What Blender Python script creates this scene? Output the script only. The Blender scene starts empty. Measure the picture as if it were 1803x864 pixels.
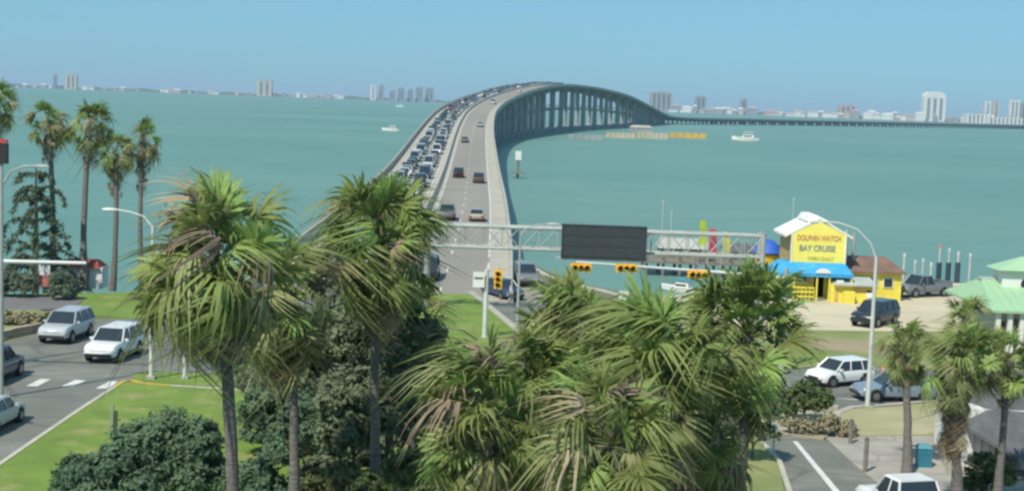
import bpy, bmesh, math, random
from mathutils import Vector, Matrix
random.seed(7)
R = math.radians
S = bpy.context.scene
COL = S.collection

# ------------------------------------------------------------------ camera
CAM_H = 17.0
PITCH = math.atan(253.4/2600); ROLL = R(2.05)
cam_d = bpy.data.cameras.new('camera'); cam = bpy.data.objects.new('camera', cam_d); COL.objects.link(cam)
cam_d.sensor_width = 36; cam_d.lens = 2600/1803*36
cam_d.clip_start = 0.5; cam_d.clip_end = 80000
cam.matrix_world = Matrix.Translation((0, 0, CAM_H)) @ Matrix.Rotation(R(90)-PITCH, 4, 'X') @ Matrix.Rotation(ROLL, 4, 'Z')
S.camera = cam

# ------------------------------------------------------------------ light
SUN_EL, SUN_AZ = 52, 214          # azimuth clockwise from +Y: the sun stands behind the camera, to its left
W = bpy.data.worlds.new('World'); S.world = W; W.use_nodes = True
wn = W.node_tree.nodes; wl = W.node_tree.links; wn.clear()
wo = wn.new('ShaderNodeOutputWorld'); bg = wn.new('ShaderNodeBackground'); sky = wn.new('ShaderNodeTexSky')
sky.sky_type = 'NISHITA'; sky.sun_disc = False
sky.sun_elevation = R(SUN_EL); sky.sun_rotation = R(SUN_AZ)
sky.altitude = 0; sky.air_density = 1.0; sky.dust_density = 0.4; sky.ozone_density = 3.0
tint = wn.new('ShaderNodeMix'); tint.data_type = 'RGBA'; tint.blend_type = 'MULTIPLY'; tint.inputs[0].default_value = 1
tint.inputs[7].default_value = (0.42, 0.78, 1.04, 1)
pale = wn.new('ShaderNodeMix'); pale.data_type = 'RGBA'; pale.inputs[0].default_value = .6; pale.inputs[7].default_value = (2.35, 4.6, 6.1, 1)   # thin even veil over the whole sky
wl.new(sky.outputs[0], tint.inputs[6]); wl.new(tint.outputs[2], pale.inputs[6]); wl.new(pale.outputs[2], bg.inputs[0]); wl.new(bg.outputs[0], wo.inputs[0])
bg.inputs[1].default_value = 0.070
sl = bpy.data.lights.new('sun', 'SUN'); sun = bpy.data.objects.new('sun', sl); COL.objects.link(sun)
sl.energy = 3.05; sl.angle = R(0.6); sl.color = (1.0, 0.94, 0.82)
sd = Vector((math.sin(R(SUN_AZ))*math.cos(R(SUN_EL)), math.cos(R(SUN_AZ))*math.cos(R(SUN_EL)), math.sin(R(SUN_EL))))
sun.rotation_euler = sd.to_track_quat('Z', 'Y').to_euler()
S.view_settings.view_transform = 'Standard'; S.view_settings.look = 'None'
S.view_settings.exposure = 0.7; S.view_settings.gamma = 1
S.cycles.filter_width = 2.6
S.cycles.volume_bounces = 0; S.cycles.max_bounces = 6; S.cycles.transparent_max_bounces = 8
S.cycles.use_denoising = True

# ------------------------------------------------------------------ survey: a sight line (px, py of the 1803x864 photo) to world
def ray(x, y):
    a = x-901.5; b = 432-y
    u = a*math.cos(ROLL)-b*math.sin(ROLL); v = a*math.sin(ROLL)+b*math.cos(ROLL)
    Y = 2600*math.cos(PITCH)+v*math.sin(PITCH); Z = -2600*math.sin(PITCH)+v*math.cos(PITCH)
    return u/Y, Z/Y
def at(x, y, d):
    r = ray(x, y); return Vector((r[0]*d, d, CAM_H+r[1]*d))
GZ = 1.5
def G(x, y, z=GZ):
    r = ray(x, y); d = (z-CAM_H)/r[1]; return Vector((r[0]*d, d, z))

# ------------------------------------------------------------------ materials
MATS = {}
def mat(name, c1, c2=None, scale=3.0, rough=0.75, bump=0.0, metal=0.0, rnd=0.0, spec=0.5, trans=0.0, detail=4, coat=0, stretch=None, patch=None, crack=0):
    if name in MATS: return MATS[name]
    m = bpy.data.materials.new(name); m.use_nodes = True; MATS[name] = m
    n = m.node_tree.nodes; l = m.node_tree.links
    p = n['Principled BSDF']; p.inputs['Roughness'].default_value = rough; p.inputs['Metallic'].default_value = metal
    p.inputs['Specular IOR Level'].default_value = spec; p.inputs['Coat Weight'].default_value = coat
    if c2 is None: c2 = tuple(x*0.8 for x in c1)
    tc = n.new('ShaderNodeTexCoord'); mp = n.new('ShaderNodeMapping'); nz = n.new('ShaderNodeTexNoise')
    if stretch: mp.inputs['Scale'].default_value = stretch
    nz.inputs['Scale'].default_value = scale; nz.inputs['Detail'].default_value = detail
    l.new(tc.outputs['Object'], mp.inputs[0]); l.new(mp.outputs[0], nz.inputs[0])
    cr = n.new('ShaderNodeValToRGB'); cr.color_ramp.elements[0].position = 0.3; cr.color_ramp.elements[1].position = 0.7
    cr.color_ramp.elements[0].color = (*c2, 1); cr.color_ramp.elements[1].color = (*c1, 1)
    l.new(nz.outputs[0], cr.inputs[0]); out = cr.outputs[0]
    if patch:     # worn or stained areas with ragged edges
        col, psc, lo = patch; pz = n.new('ShaderNodeTexNoise'); pz.inputs['Scale'].default_value = psc; pz.inputs['Detail'].default_value = 9; pz.inputs['Roughness'].default_value = .65
        pr = n.new('ShaderNodeMapRange'); pr.inputs[1].default_value = lo; pr.inputs[2].default_value = lo+.14; pr.inputs[4].default_value = .85
        pm = n.new('ShaderNodeMix'); pm.data_type = 'RGBA'; pm.inputs[7].default_value = (*col, 1)
        l.new(mp.outputs[0], pz.inputs[0]); l.new(pz.outputs[0], pr.inputs[0]); l.new(pr.outputs[0], pm.inputs[0]); l.new(out, pm.inputs[6]); out = pm.outputs[2]
    if crack:     # sealed cracks
        vz = n.new('ShaderNodeTexVoronoi'); vz.feature = 'DISTANCE_TO_EDGE'; vz.inputs['Scale'].default_value = crack; l.new(mp.outputs[0], vz.inputs[0])
        wz = n.new('ShaderNodeTexNoise'); wz.inputs['Scale'].default_value = 1.3; l.new(mp.outputs[0], wz.inputs[0])
        wm_ = n.new('ShaderNodeMix'); wm_.data_type = 'RGBA'; wm_.inputs[0].default_value = .12; l.new(mp.outputs[0], wm_.inputs[6]); l.new(wz.outputs[1], wm_.inputs[7]); l.new(wm_.outputs[2], vz.inputs[0])
        vr = n.new('ShaderNodeMapRange'); vr.inputs[1].default_value = 0; vr.inputs[2].default_value = .035; vr.inputs[3].default_value = .72; vr.inputs[4].default_value = 1
        vh = n.new('ShaderNodeHueSaturation'); l.new(vz.outputs[0], vr.inputs[0]); l.new(vr.outputs[0], vh.inputs['Value']); l.new(out, vh.inputs['Color']); out = vh.outputs[0]
    if rnd:
        oi = n.new('ShaderNodeObjectInfo'); mr = n.new('ShaderNodeMapRange'); hs = n.new('ShaderNodeHueSaturation')
        mr.inputs[3].default_value = 1-rnd; mr.inputs[4].default_value = 1+rnd
        l.new(oi.outputs['Random'], mr.inputs[0]); l.new(mr.outputs[0], hs.inputs['Value']); l.new(out, hs.inputs['Color'])
        mh = n.new('ShaderNodeMapRange'); mh.inputs[3].default_value = 0.5-rnd*0.07; mh.inputs[4].default_value = 0.5+rnd*0.05
        l.new(oi.outputs['Random'], mh.inputs[0]); l.new(mh.outputs[0], hs.inputs['Hue']); out = hs.outputs[0]
    l.new(out, p.inputs['Base Color'])
    if bump:
        bp = n.new('ShaderNodeBump'); bp.inputs['Strength'].default_value = bump; bp.inputs['Distance'].default_value = 0.05
        nb = n.new('ShaderNodeTexNoise'); nb.inputs['Scale'].default_value = scale*6; l.new(tc.outputs['Object'], nb.inputs[0])
        l.new(nb.outputs[0], bp.inputs['Height']); l.new(bp.outputs[0], p.inputs['Normal'])
    if trans:
        tr = n.new('ShaderNodeBsdfTranslucent'); mx = n.new('ShaderNodeMixShader'); mx.inputs[0].default_value = trans
        l.new(out, tr.inputs[0]); l.new(p.outputs[0], mx.inputs[1]); l.new(tr.outputs[0], mx.inputs[2])
        l.new(mx.outputs[0], n['Material Output'].inputs[0])
    return m

asphalt = mat('asphalt', (.17, .175, .15), (.13, .135, .118), .35, .9, .2, patch=((.225, .22, .195), .2, .52), crack=.2)
asphalt_new = mat('asphalt_fine', (.17, .16, .16), (.13, .125, .125), .5, .9, .2)
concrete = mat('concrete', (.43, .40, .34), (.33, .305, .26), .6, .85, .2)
conc_lane = mat('lane_surface', (.275, .25, .215), (.225, .205, .175), .12, .9, .15, stretch=(1, .12, 1), patch=((.22, .205, .185), .5, .55))
conc_pier = mat('pier_concrete', (.34, .36, .36), (.24, .26, .27), .25, .9, .2)
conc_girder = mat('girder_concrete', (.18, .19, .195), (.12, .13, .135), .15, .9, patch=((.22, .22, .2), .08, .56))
barrier_m = mat('barrier_concrete', (.48, .46, .40), (.36, .34, .29), .5, .8)
kerb_m = mat('kerb_concrete', (.50, .47, .38), (.38, .36, .29), 1.0, .85, .2)
yellow_paint = mat('yellow_kerb_paint', (.62, .42, .04), (.45, .30, .05), 2, .7)
white_paint = mat('white_road_paint', (.70, .70, .66), (.5, .5, .48), 2.5, .7)
grass = mat('grass', (.165, .25, .034), (.11, .175, .026), .55, .95, .5, detail=8, patch=((.27, .26, .10), .45, .53))
grass_dry = mat('dry_grass', (.25, .26, .10), (.15, .19, .06), .35, .95, .5, detail=8)
sand = mat('sand', (.56, .49, .35), (.46, .40, .28), .25, .95, .3, detail=8, patch=((.38, .33, .25), .3, .53), stretch=(.5, 1.4, 1))
tan_path = mat('red_dirt', (.33, .25, .16), (.24, .23, .12), .4, .95, .3)
paver = mat('pale_pavement', (.37, .34, .29), (.28, .26, .225), .6, .9, .2, patch=((.24, .23, .20), .4, .54), crack=.4)
trunk_m = mat('palm_trunk', (.20, .18, .16), (.11, .10, .09), 2.5, .95, .8, stretch=(1, 1, 6))
bark = mat('bark', (.13, .11, .09), (.07, .06, .05), 4, .95, .8)
frond_m = mat('palm_frond_green', (.30, .38, .11), (.17, .235, .065), 1.2, .6, rnd=.4, trans=.42)
frond_d = mat('palm_frond_olive', (.36, .37, .16), (.22, .24, .10), 1.2, .6, rnd=.3, trans=.4)
frond_dead = mat('palm_frond_dead', (.44, .36, .24), (.26, .21, .14), 1.5, .85, rnd=.3, trans=.3)
leaf_dark = mat('leaf_dark', (.21, .26, .16), (.11, .15, .105), .6, .75, trans=.4)
leaf_mid = mat('leaf_mid', (.15, .21, .06), (.07, .11, .035), .8, .65, trans=.35)
leaf_blue = mat('leaf_bluish', (.19, .29, .15), (.10, .165, .105), .7, .75, trans=.4)
leaf_dry = mat('leaf_dry', (.36, .32, .2), (.22, .2, .12), 2, .8, trans=.15)
far_green = mat('far_shore_green', (.10, .12, .09), (.05, .065, .05), .012, .95)
glass = mat('dark_glass', (.025, .035, .04), (.02, .028, .035), 1, .12, spec=.8)
tyre_m = mat('tyre_rubber', (.02, .02, .02), None, 3, .9)
rim_m = mat('alloy_rim', (.35, .35, .36), None, 3, .35, metal=.8)
chrome = mat('chrome_trim', (.5, .5, .5), None, 3, .25, metal=1)
black_pl = mat('black_plastic', (.025, .025, .027), None, 3, .6)
lamp_glass = mat('headlight_lens', (.6, .62, .64), (.45, .47, .5), 6, .15, spec=.9)
red_lens = mat('red_lens', (.35, .02, .02), None, 6, .2)
steel = mat('galvanised_steel', (.42, .44, .41), (.31, .33, .31), 1.2, .6, metal=.15)
white_steel = mat('white_painted_steel', (.66, .67, .63), (.52, .53, .5), 1.5, .45)
sig_yellow = mat('signal_yellow', (.85, .47, .04), (.7, .36, .03), 3, .45)
sign_black = mat('sign_black', (.045, .05, .055), (.032, .038, .042), 1, .55)
wood = mat('weathered_wood', (.25, .23, .19), (.15, .14, .12), 1.5, .9, .4)
white_wall = mat('white_wall', (.78, .77, .72), (.68, .67, .62), .6, .7)
yellow_wall = mat('yellow_wall', (.82, .70, .09), (.68, .56, .07), .9, .75, patch=((.60, .50, .16), 1.1, .56))
sign_yellow = mat('pale_yellow_sign', (.85, .77, .17), (.76, .67, .12), .6, .6)
tan_wall = mat('tan_wall', (.60, .42, .14), (.5, .36, .12), .8, .8)
blue_awn = mat('blue_awning', (.05, .36, .62), (.03, .26, .50), 1.2, .9, patch=((.12, .42, .62), 1.0, .56))
brown_roof = mat('brown_roof', (.22, .13, .10), (.15, .09, .07), 1, .85, .4)
green_roof = mat('green_metal_roof', (.36, .55, .33), (.31, .49, .30), .4, .45)
grey_roof = mat('grey_shingle', (.13, .135, .14), (.08, .085, .09), 1.5, .9, .4)
red_roof = mat('red_roof', (.42, .08, .06), (.32, .06, .05), 1, .8)
door_m = mat('grey_door', (.16, .14, .13), None, 1, .6)
boom_y = mat('yellow_boom', (.68, .42, .08), (.55, .33, .07), .1, .7)
boom_w = mat('tan_boom', (.55, .48, .33), (.42, .36, .25), .12, .8)

# water: ripples in relief, sea colour patches from depth
def water_mat():
    m = bpy.data.materials.new('sea_water'); m.use_nodes = True; n = m.node_tree.nodes; l = m.node_tree.links
    p = n['Principled BSDF']; p.inputs['Roughness'].default_value = .42; p.inputs['IOR'].default_value = 1.33
    p.inputs['Specular IOR Level'].default_value = .35
    tc = n.new('ShaderNodeTexCoord')
    mp = n.new('ShaderNodeMapping'); mp.inputs['Scale'].default_value = (.8, 1.6, 1); l.new(tc.outputs['Object'], mp.inputs[0])
    a = n.new('ShaderNodeTexNoise'); a.inputs['Scale'].default_value = .0038; a.inputs['Detail'].default_value = 5; l.new(mp.outputs[0], a.inputs[0])
    cr = n.new('ShaderNodeValToRGB'); e = cr.color_ramp.elements
    e[0].position = .35; e[0].color = (.105, .22, .18, 1); e[1].position = .68; e[1].color = (.145, .26, .212, 1)
    l.new(a.outputs[0], cr.inputs[0])
    b = n.new('ShaderNodeTexNoise'); b.inputs['Scale'].default_value = .09; b.inputs['Detail'].default_value = 4; l.new(mp.outputs[0], b.inputs[0])
    mr = n.new('ShaderNodeMapRange'); mr.inputs[3].default_value = .86; mr.inputs[4].default_value = 1.12; l.new(b.outputs[0], mr.inputs[0])
    hs = n.new('ShaderNodeHueSaturation'); l.new(cr.outputs[0], hs.inputs['Color']); l.new(mr.outputs[0], hs.inputs['Value']); l.new(hs.outputs[0], p.inputs['Base Color'])
    c = n.new('ShaderNodeTexNoise'); c.inputs['Scale'].default_value = .6; c.inputs['Detail'].default_value = 6; l.new(mp.outputs[0], c.inputs[0])
    bp = n.new('ShaderNodeBump'); bp.inputs['Strength'].default_value = .5; bp.inputs['Distance'].default_value = .3
    l.new(c.outputs[0], bp.inputs['Height']); l.new(bp.outputs[0], p.inputs['Normal'])
    return m

# ------------------------------------------------------------------ mesh helpers
class MB:
    def __init__(s): s.v = []; s.f = []
    def add(s, vs, fs):
        o = len(s.v); s.v += [tuple(p) for p in vs]; s.f += [tuple(i+o for i in f) for f in fs]; return s
    def box(s, c, d, rz=0.0):
        x, y, z = d[0]/2, d[1]/2, d[2]/2; cs, sn = math.cos(rz), math.sin(rz)
        vs = []
        for dz in (-z, z):
            for dx, dy in ((-x, -y), (x, -y), (x, y), (-x, y)):
                vs.append((c[0]+dx*cs-dy*sn, c[1]+dx*sn+dy*cs, c[2]+dz))
        return s.add(vs, [(3, 2, 1, 0), (4, 5, 6, 7), (0, 1, 5, 4), (1, 2, 6, 5), (2, 3, 7, 6), (3, 0, 4, 7)])
    def prism(s, poly, z0, z1):
        n = len(poly); a = sum(poly[i][0]*poly[(i+1) % n][1]-poly[(i+1) % n][0]*poly[i][1] for i in range(n))
        if a < 0: poly = poly[::-1]
        vs = [(p[0], p[1], z0) for p in poly]+[(p[0], p[1], z1) for p in poly]
        return s.add(vs, [tuple(range(n, 2*n)), tuple(range(n-1, -1, -1))]+[(i, (i+1) % n, n+(i+1) % n, n+i) for i in range(n)])
    def rings(s, rs, cap=True, close=True):
        n = len(rs[0]); vs = [p for r in rs for p in r]; fs = []
        m = n if close else n-1
        for k in range(len(rs)-1):
            for i in range(m): fs.append((k*n+i, k*n+(i+1) % n, (k+1)*n+(i+1) % n, (k+1)*n+i))
        if cap: fs += [tuple(range(n-1, -1, -1)), tuple(range((len(rs)-1)*n, len(rs)*n))]
        return s.add(vs, fs)
    def tube(s, pts, rad, n=6):
        pts = [Vector(p) for p in pts]
        if not hasattr(rad, '__len__'): rad = [rad]*len(pts)
        rs = []
        for i, p in enumerate(pts):
            t = (pts[min(i+1, len(pts)-1)]-pts[max(i-1, 0)]).normalized()
            up = Vector((0, 0, 1)) if abs(t.z) < .95 else Vector((1, 0, 0))
            a = t.cross(up).normalized(); b = a.cross(t)
            rs.append([p+(a*math.cos(2*math.pi*k/n)+b*math.sin(2*math.pi*k/n))*rad[i] for k in range(n)])
        return s.rings(rs)
    def mesh(s, name, m=None, smooth=False):
        me = bpy.data.meshes.new(name); me.from_pydata(s.v, [], s.f); me.validate()
        bm = bmesh.new(); bm.from_mesh(me); bmesh.ops.recalc_face_normals(bm, faces=bm.faces); bm.to_mesh(me); bm.free()
        if smooth:
            me.polygons.foreach_set('use_smooth', [True]*len(me.polygons)); me.set_sharp_from_angle(angle=R(38))
        if m: me.materials.append(m)
        return me
    def build(s, name, m=None, parent=None, smooth=False, loc=None):
        o = bpy.data.objects.new(name, s.mesh(name, m, smooth)); COL.objects.link(o)
        if parent: o.parent = parent
        if loc is not None: o.location = loc
        return o
def inst(name, me, parent=None, mw=None, loc=None, rz=None):
    o = bpy.data.objects.new(name, me); COL.objects.link(o)
    if parent: o.parent = parent
    if mw is not None: o.matrix_local = mw
    if loc is not None: o.location = loc
    if rz is not None: o.rotation_euler = (0, 0, rz)
    return o
def tag(o, label, cat, group=None):
    o['label'] = label; o['category'] = cat
    if group: o['group'] = group
    return o
def thing(name, label, cat, loc=(0, 0, 0), rz=0, group=None):
    o = bpy.data.objects.new(name, None); COL.objects.link(o); o.location = loc; o.rotation_euler = (0, 0, rz)
    o.empty_display_size = .2
    return tag(o, label, cat, group)
def struct(o): o['kind'] = 'structure'; return o
def stuff(o): o['kind'] = 'stuff'; return o
def dup(o, parent=None):
    c = o.copy(); COL.objects.link(c)
    if parent: c.parent = parent
    for ch in list(o.children): dup(ch, c)
    return c

# ------------------------------------------------------------------ water and land
w = MB().add([(-40000, -2000, 0), (40000, -2000, 0), (40000, 42000, 0), (-40000, 42000, 0)], [(0, 1, 2, 3)]).build('bay_water', water_mat()); struct(w)
def g2(pts, z=GZ): return [(G(x, y, z).x, G(x, y, z).y) for x, y in pts]
shore = g2([(-160, 516), (0, 519), (240, 516), (420, 500), (560, 484), (690, 462), (762, 447), (906, 449), (940, 466), (1010, 497), (1090, 512), (1180, 522), (1250, 506), (1345, 484), (1480, 480), (1600, 496), (1700, 497), (1803, 482), (1960, 480)])
land = shore+[(110, 90), (110, -30), (-110, -30), (-110, 100)]
struct(MB().prism(land, -.6, GZ).build('ground', mat('ground_soil', (.17, .16, .09), (.11, .12, .06), .3, .95, .4)))
struct(MB().prism(g2([(-400, 640), (0, 606), (60, 590), (120, 566), (240, 560), (420, 556), (600, 512), (700, 480), (766, 458), (904, 458), (936, 480), (985, 512), (1030, 560), (1120, 640), (1400, 632), (1640, 652), (1803, 652), (2100, 650), (2400, 1000), (1000, 1500), (-900, 1500)]), 1.0, GZ+.02).build('road', asphalt))
def kerb(name, pts, m=kerb_m, wd=.22, h=.15, z=GZ):
    P = [Vector((p[0], p[1], 0)) for p in pts]; rs = []
    for i, p in enumerate(P):
        t = (P[min(i+1, len(P)-1)]-P[max(i-1, 0)]).normalized(); nrm = Vector((-t.y, t.x, 0))*wd/2
        rs.append([(p+nrm)+Vector((0, 0, z-.2)), (p-nrm)+Vector((0, 0, z-.2)), (p-nrm)+Vector((0, 0, z+h)), (p+nrm)+Vector((0, 0, z+h))])
    return struct(MB().rings(rs).build(name, m))
# left lawn with its kerb
lawn = g2([(-40, 843), (0, 816), (70, 768), (150, 714), (206, 680), (222, 675), (245, 677), (395, 686), (560, 700), (690, 720), (800, 760), (900, 1000), (-300, 1100)])
struct(MB().prism(lawn, 1.2, GZ+.12).build('lawn', grass))
kerb('kerb', g2([(-40, 843), (0, 816), (70, 768), (150, 714), (203, 680)], GZ+.12))
kerb('yellow_kerb', g2([(203, 680), (218, 671), (232, 669), (250, 674), (300, 678)], GZ+.12), yellow_paint, h=.155)
kerb('kerb', g2([(300, 678), (395, 684), (560, 698), (690, 716)], GZ+.12))
struct(MB().prism(g2([(232, 660), (262, 655), (400, 660), (560, 678), (560, 696), (395, 682), (240, 673)]), 1.2, GZ+.06).build('grass_strip', grass))
# triangular lawn by the bridge approach
tri = [(560, 560), (690, 492), (772, 478), (800, 494), (860, 542), (930, 600), (985, 652), (940, 760), (700, 740), (560, 640)]
struct(MB().prism(g2(tri), 1.2, GZ+.12).build('lawn', grass))
kerb('kerb', g2([(690, 490), (772, 477), (800, 493), (860, 541), (930, 599), (985, 651)]), concrete, .55)
# far left banks
struct(MB().prism(g2([(-160, 517), (0, 520), (240, 517), (420, 501), (560, 486), (600, 500), (500, 536), (420, 552), (240, 562), (130, 556), (105, 530), (-60, 545), (-160, 560)]), 1.2, GZ+.10).build('shore_grass', grass))
struct(MB().prism(g2([(-300, 585), (-20, 545), (60, 545), (110, 562), (60, 582), (0, 602), (-300, 640)]), 1.2, GZ+.13).build('planting_bed', grass_dry))
struct(MB().prism(g2([(-60, 528), (60, 524), (105, 522), (150, 528), (130, 545), (60, 548), (-60, 548)]), 1.3, GZ+.14).build('driveway', asphalt_new))
# right side lots
struct(MB().prism(g2([(1185, 522), (1250, 508), (1345, 486), (1480, 482), (1600, 498), (1700, 499), (1803, 484), (1950, 482), (1950, 600), (1700, 590), (1640, 584), (1385, 584), (1250, 584), (1120, 620), (1085, 560), (1100, 520)]), 1.2, GZ+.05).build('sand_lot', sand))
struct(MB().prism(g2([(1250, 584), (1385, 582), (1560, 585), (1700, 590), (1950, 600), (1950, 655), (1640, 652), (1500, 643), (1400, 650), (1330, 650), (1120, 640)]), 1.2, GZ+.10).build('verge', grass_dry))
struct(MB().prism(g2([(1385, 600), (1450, 597), (1600, 608), (1600, 628), (1500, 622), (1385, 612)]), 1.3, GZ+.11).build('dirt_path', tan_path))
struct(MB().prism(g2([(1370, 614), (1440, 619), (1462, 630), (1440, 640), (1400, 646), (1360, 648)]), 1.3, GZ+.115).build('grass_patch', mat('grass_bright', (.17, .25, .045), (.12, .18, .04), .6, .95, .5)))
struct(MB().prism(g2([(1478, 724), (1560, 720), (1640, 712), (1803, 716), (1990, 720), (1990, 790), (1803, 780), (1640, 768), (1500, 770), (1470, 752)]), 1.2, GZ+.12).build('corner_verge', mat('sandy_grass', (.42, .37, .24), (.28, .27, .13), .3, .95, .4, detail=8, patch=((.2, .23, .07), .5, .58))))
kerb('kerb', g2([(1470, 752), (1474, 730), (1500, 720), (1560, 716), (1640, 709), (1803, 713), (1990, 717)]), concrete, .4)
struct(MB().prism(g2([(1452, 770), (1500, 768), (1640, 768), (1803, 780), (1990, 790), (2300, 1000), (1700, 1000), (1560, 864), (1500, 815)]), 1.2, GZ+.06).build('pavement', paver))
struct(MB().prism(g2([(1240, 740), (1300, 720), (1380, 712), (1476, 716), (1470, 760), (1450, 775), (1396, 768), (1330, 772)]), 1.2, GZ+.12).build('island_bed', mat('dry_bed', (.40, .35, .25), (.25, .22, .14), .5, .95, .5)))
struct(MB().prism(g2([(900, 760), (1240, 745), (1335, 775), (1372, 815), (1400, 1000), (900, 1200)]), 1.2, GZ+.12).build('lawn', grass_dry))
kerb('kerb', g2([(1335, 775), (1372, 815), (1400, 900)]))
# painted lines
def quadmark(name, pts, z=GZ+.026, m=white_paint):
    return struct(MB().prism(g2(pts, z), z-.003, z).build(name, m))
for pts in ([(46, 679), (66, 679), (90, 667), (72, 666)], [(108, 679), (128, 679), (152, 669), (133, 668)], [(168, 683), (190, 683), (208, 671), (194, 670)]):
    quadmark('crossing_mark', pts)
quadmark('lane_line', [(1396, 776), (1404, 776), (1482, 868), (1470, 868)])
quadmark('lane_line', [(1470, 700), (1474, 700), (1560, 706), (1560, 708)])
quadmark('stop_line', [(700, 472), (760, 463), (762, 465), (702, 475)])

# ------------------------------------------------------------------ bridge
# right parapet line: forward distance -> (sideways, deck height)
ctrl = [(113, .3, 1.55), (126, .3, 1.8), (140, .2, 2.2), (200, -.8, 2.6), (268, -2.5, 3.3), (330, -4.1, 5.0), (400, -5.8, 7.4), (470, -6.9, 10.2), (530, -7.0, 12.6), (600, -5.0, 15.4), (660, -1.2, 18.0), (740, 7.9, 22.2), (820, 19.0, 25.6),
        (900, 30.4, 27.6), (960, 42.0, 28.0), (1040, 60.0, 27.4), (1150, 87.4, 23.8), (1300, 119.0, 15.8), (1400, 140, 10.2), (1480, 158.0, 6.9), (1540, 189, 5.8), (1620, 232, 5.6), (1700, 276, 5.8), (2000, 470, 6.0), (2300, 672, 6.0), (2800, 1010, 6.0), (3400, 1400, 6.0), (4400, 1980, 6.0)]
def crom(t):
    i = min(int(t), len(ctrl)-2); u = t-i; P = [Vector(ctrl[max(0, min(len(ctrl)-1, k))]) for k in (i-1, i, i+1, i+2)]
    # non-uniform safe: hermite with finite difference tangents in d
    p1, p2 = P[1], P[2]; h = p2.x-p1.x
    m1 = (P[2]-P[0])/max(1e-6, P[2].x-P[0].x); m2 = (P[3]-P[1])/max(1e-6, P[3].x-P[1].x)
    a = 2*u**3-3*u**2+1; b = u**3-2*u**2+u; c = -2*u**3+3*u**2; d = u**3-u**2
    return p1*a+m1*(b*h)+p2*c+m2*(d*h)
path = []   # (x, y, z) of the right parapet, resampled every 6 m
raw = [crom(i/12) for i in range((len(ctrl)-1)*12+1)]
raw = [Vector((p.y, p.x, p.z)) for p in raw]
acc = 0; path = [raw[0]]
for a, b in zip(raw, raw[1:]):
    L = (b-a).length; 
    while acc+L >= 6:
        f = (6-acc)/L; a = a.lerp(b, f); path.append(a.copy()); L = (b-a).length; acc = 0
    acc += L
NP = len(path)
def frame(i):
    i = max(0, min(NP-1, i)); t = path[min(NP-1, i+1)]-path[max(0, i-1)]; t.z = 0; t.normalize()
    return path[i], t, Vector((-t.y, t.x, 0))      # point, tangent, left
BW = 21.0
def bpoint(s, off, dz=0.0):
    i = s/6; k = int(i); u = i-k; p0, t, l0 = frame(k); p1, _, l1 = frame(k+1)
    return p0.lerp(p1, u)+l0.lerp(l1, u)*off+Vector((0, 0, dz))
def sweep(name, m, prof, i0=0, i1=None, parent=None, step=1):
    i1 = NP-1 if i1 is None else i1; rs = []
    for i in list(range(i0, i1, step))+[i1]:
        p, t, l = frame(i); rs.append([p+l*o+Vector((0, 0, z)) for o, z in prof])
    return MB().rings(rs).build(name, m, parent)
bridge = thing('causeway_bridge', 'long grey concrete causeway rising to a hump and curving away across the bay', 'bridge')
sweep('deck', concrete, [(0, -.5), (0, 0), (BW, 0), (BW, -.5)], parent=bridge)
sweep('right_carriageway', conc_lane, [(2.3, -.1), (2.3, .006), (9.6, .006), (9.6, -.1)], parent=bridge)
sweep('left_carriageway', mat('left_lane_surface', (.30, .30, .27), (.24, .24, .22), .12, .9, .15, stretch=(1, .12, 1)), [(11.6, -.1), (11.6, .006), (19.0, .006), (19.0, -.1)], parent=bridge)
for nm, o in (('right_barrier', 0.0), ('left_barrier', BW-.45)):
    sweep(nm, barrier_m, [(o, -.6), (o+.08, .95), (o+.37, .95), (o+.45, 0.0), (o+.45, -.6)], parent=bridge)
sweep('median_barrier', barrier_m, [(10.15, 0), (10.42, .9), (10.68, .9), (10.95, 0)], parent=bridge)
for o in (.22, BW-.22):
    sweep('handrail', steel, [(o-.05, 1.2), (o-.05, 1.3), (o+.05, 1.3), (o+.05, 1.2)], 0, 120, bridge, 2)
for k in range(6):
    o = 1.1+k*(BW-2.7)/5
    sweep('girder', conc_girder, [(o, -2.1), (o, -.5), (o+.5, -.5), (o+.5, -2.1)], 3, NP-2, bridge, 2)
def marks(offs, seg, gap, i_end, name='lane_marking'):
    mb = MB()
    for o in offs:
        s = 4.0
        while s < i_end:
            a, b = bpoint(s, o-.07, .012), bpoint(s, o+.07, .012); c, d = bpoint(s+seg, o+.07, .012), bpoint(s+seg, o-.07, .012)
            mb.add([a, b, c, d], [(0, 1, 2, 3)]); s += seg+gap
    return stuff(mb.build(name, white_paint, bridge))
marks((5.95, 15.3), 3, 9, 900); marks((2.35, 9.5, 11.7, 18.9), 6, 0, 600, 'edge_line')
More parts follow.
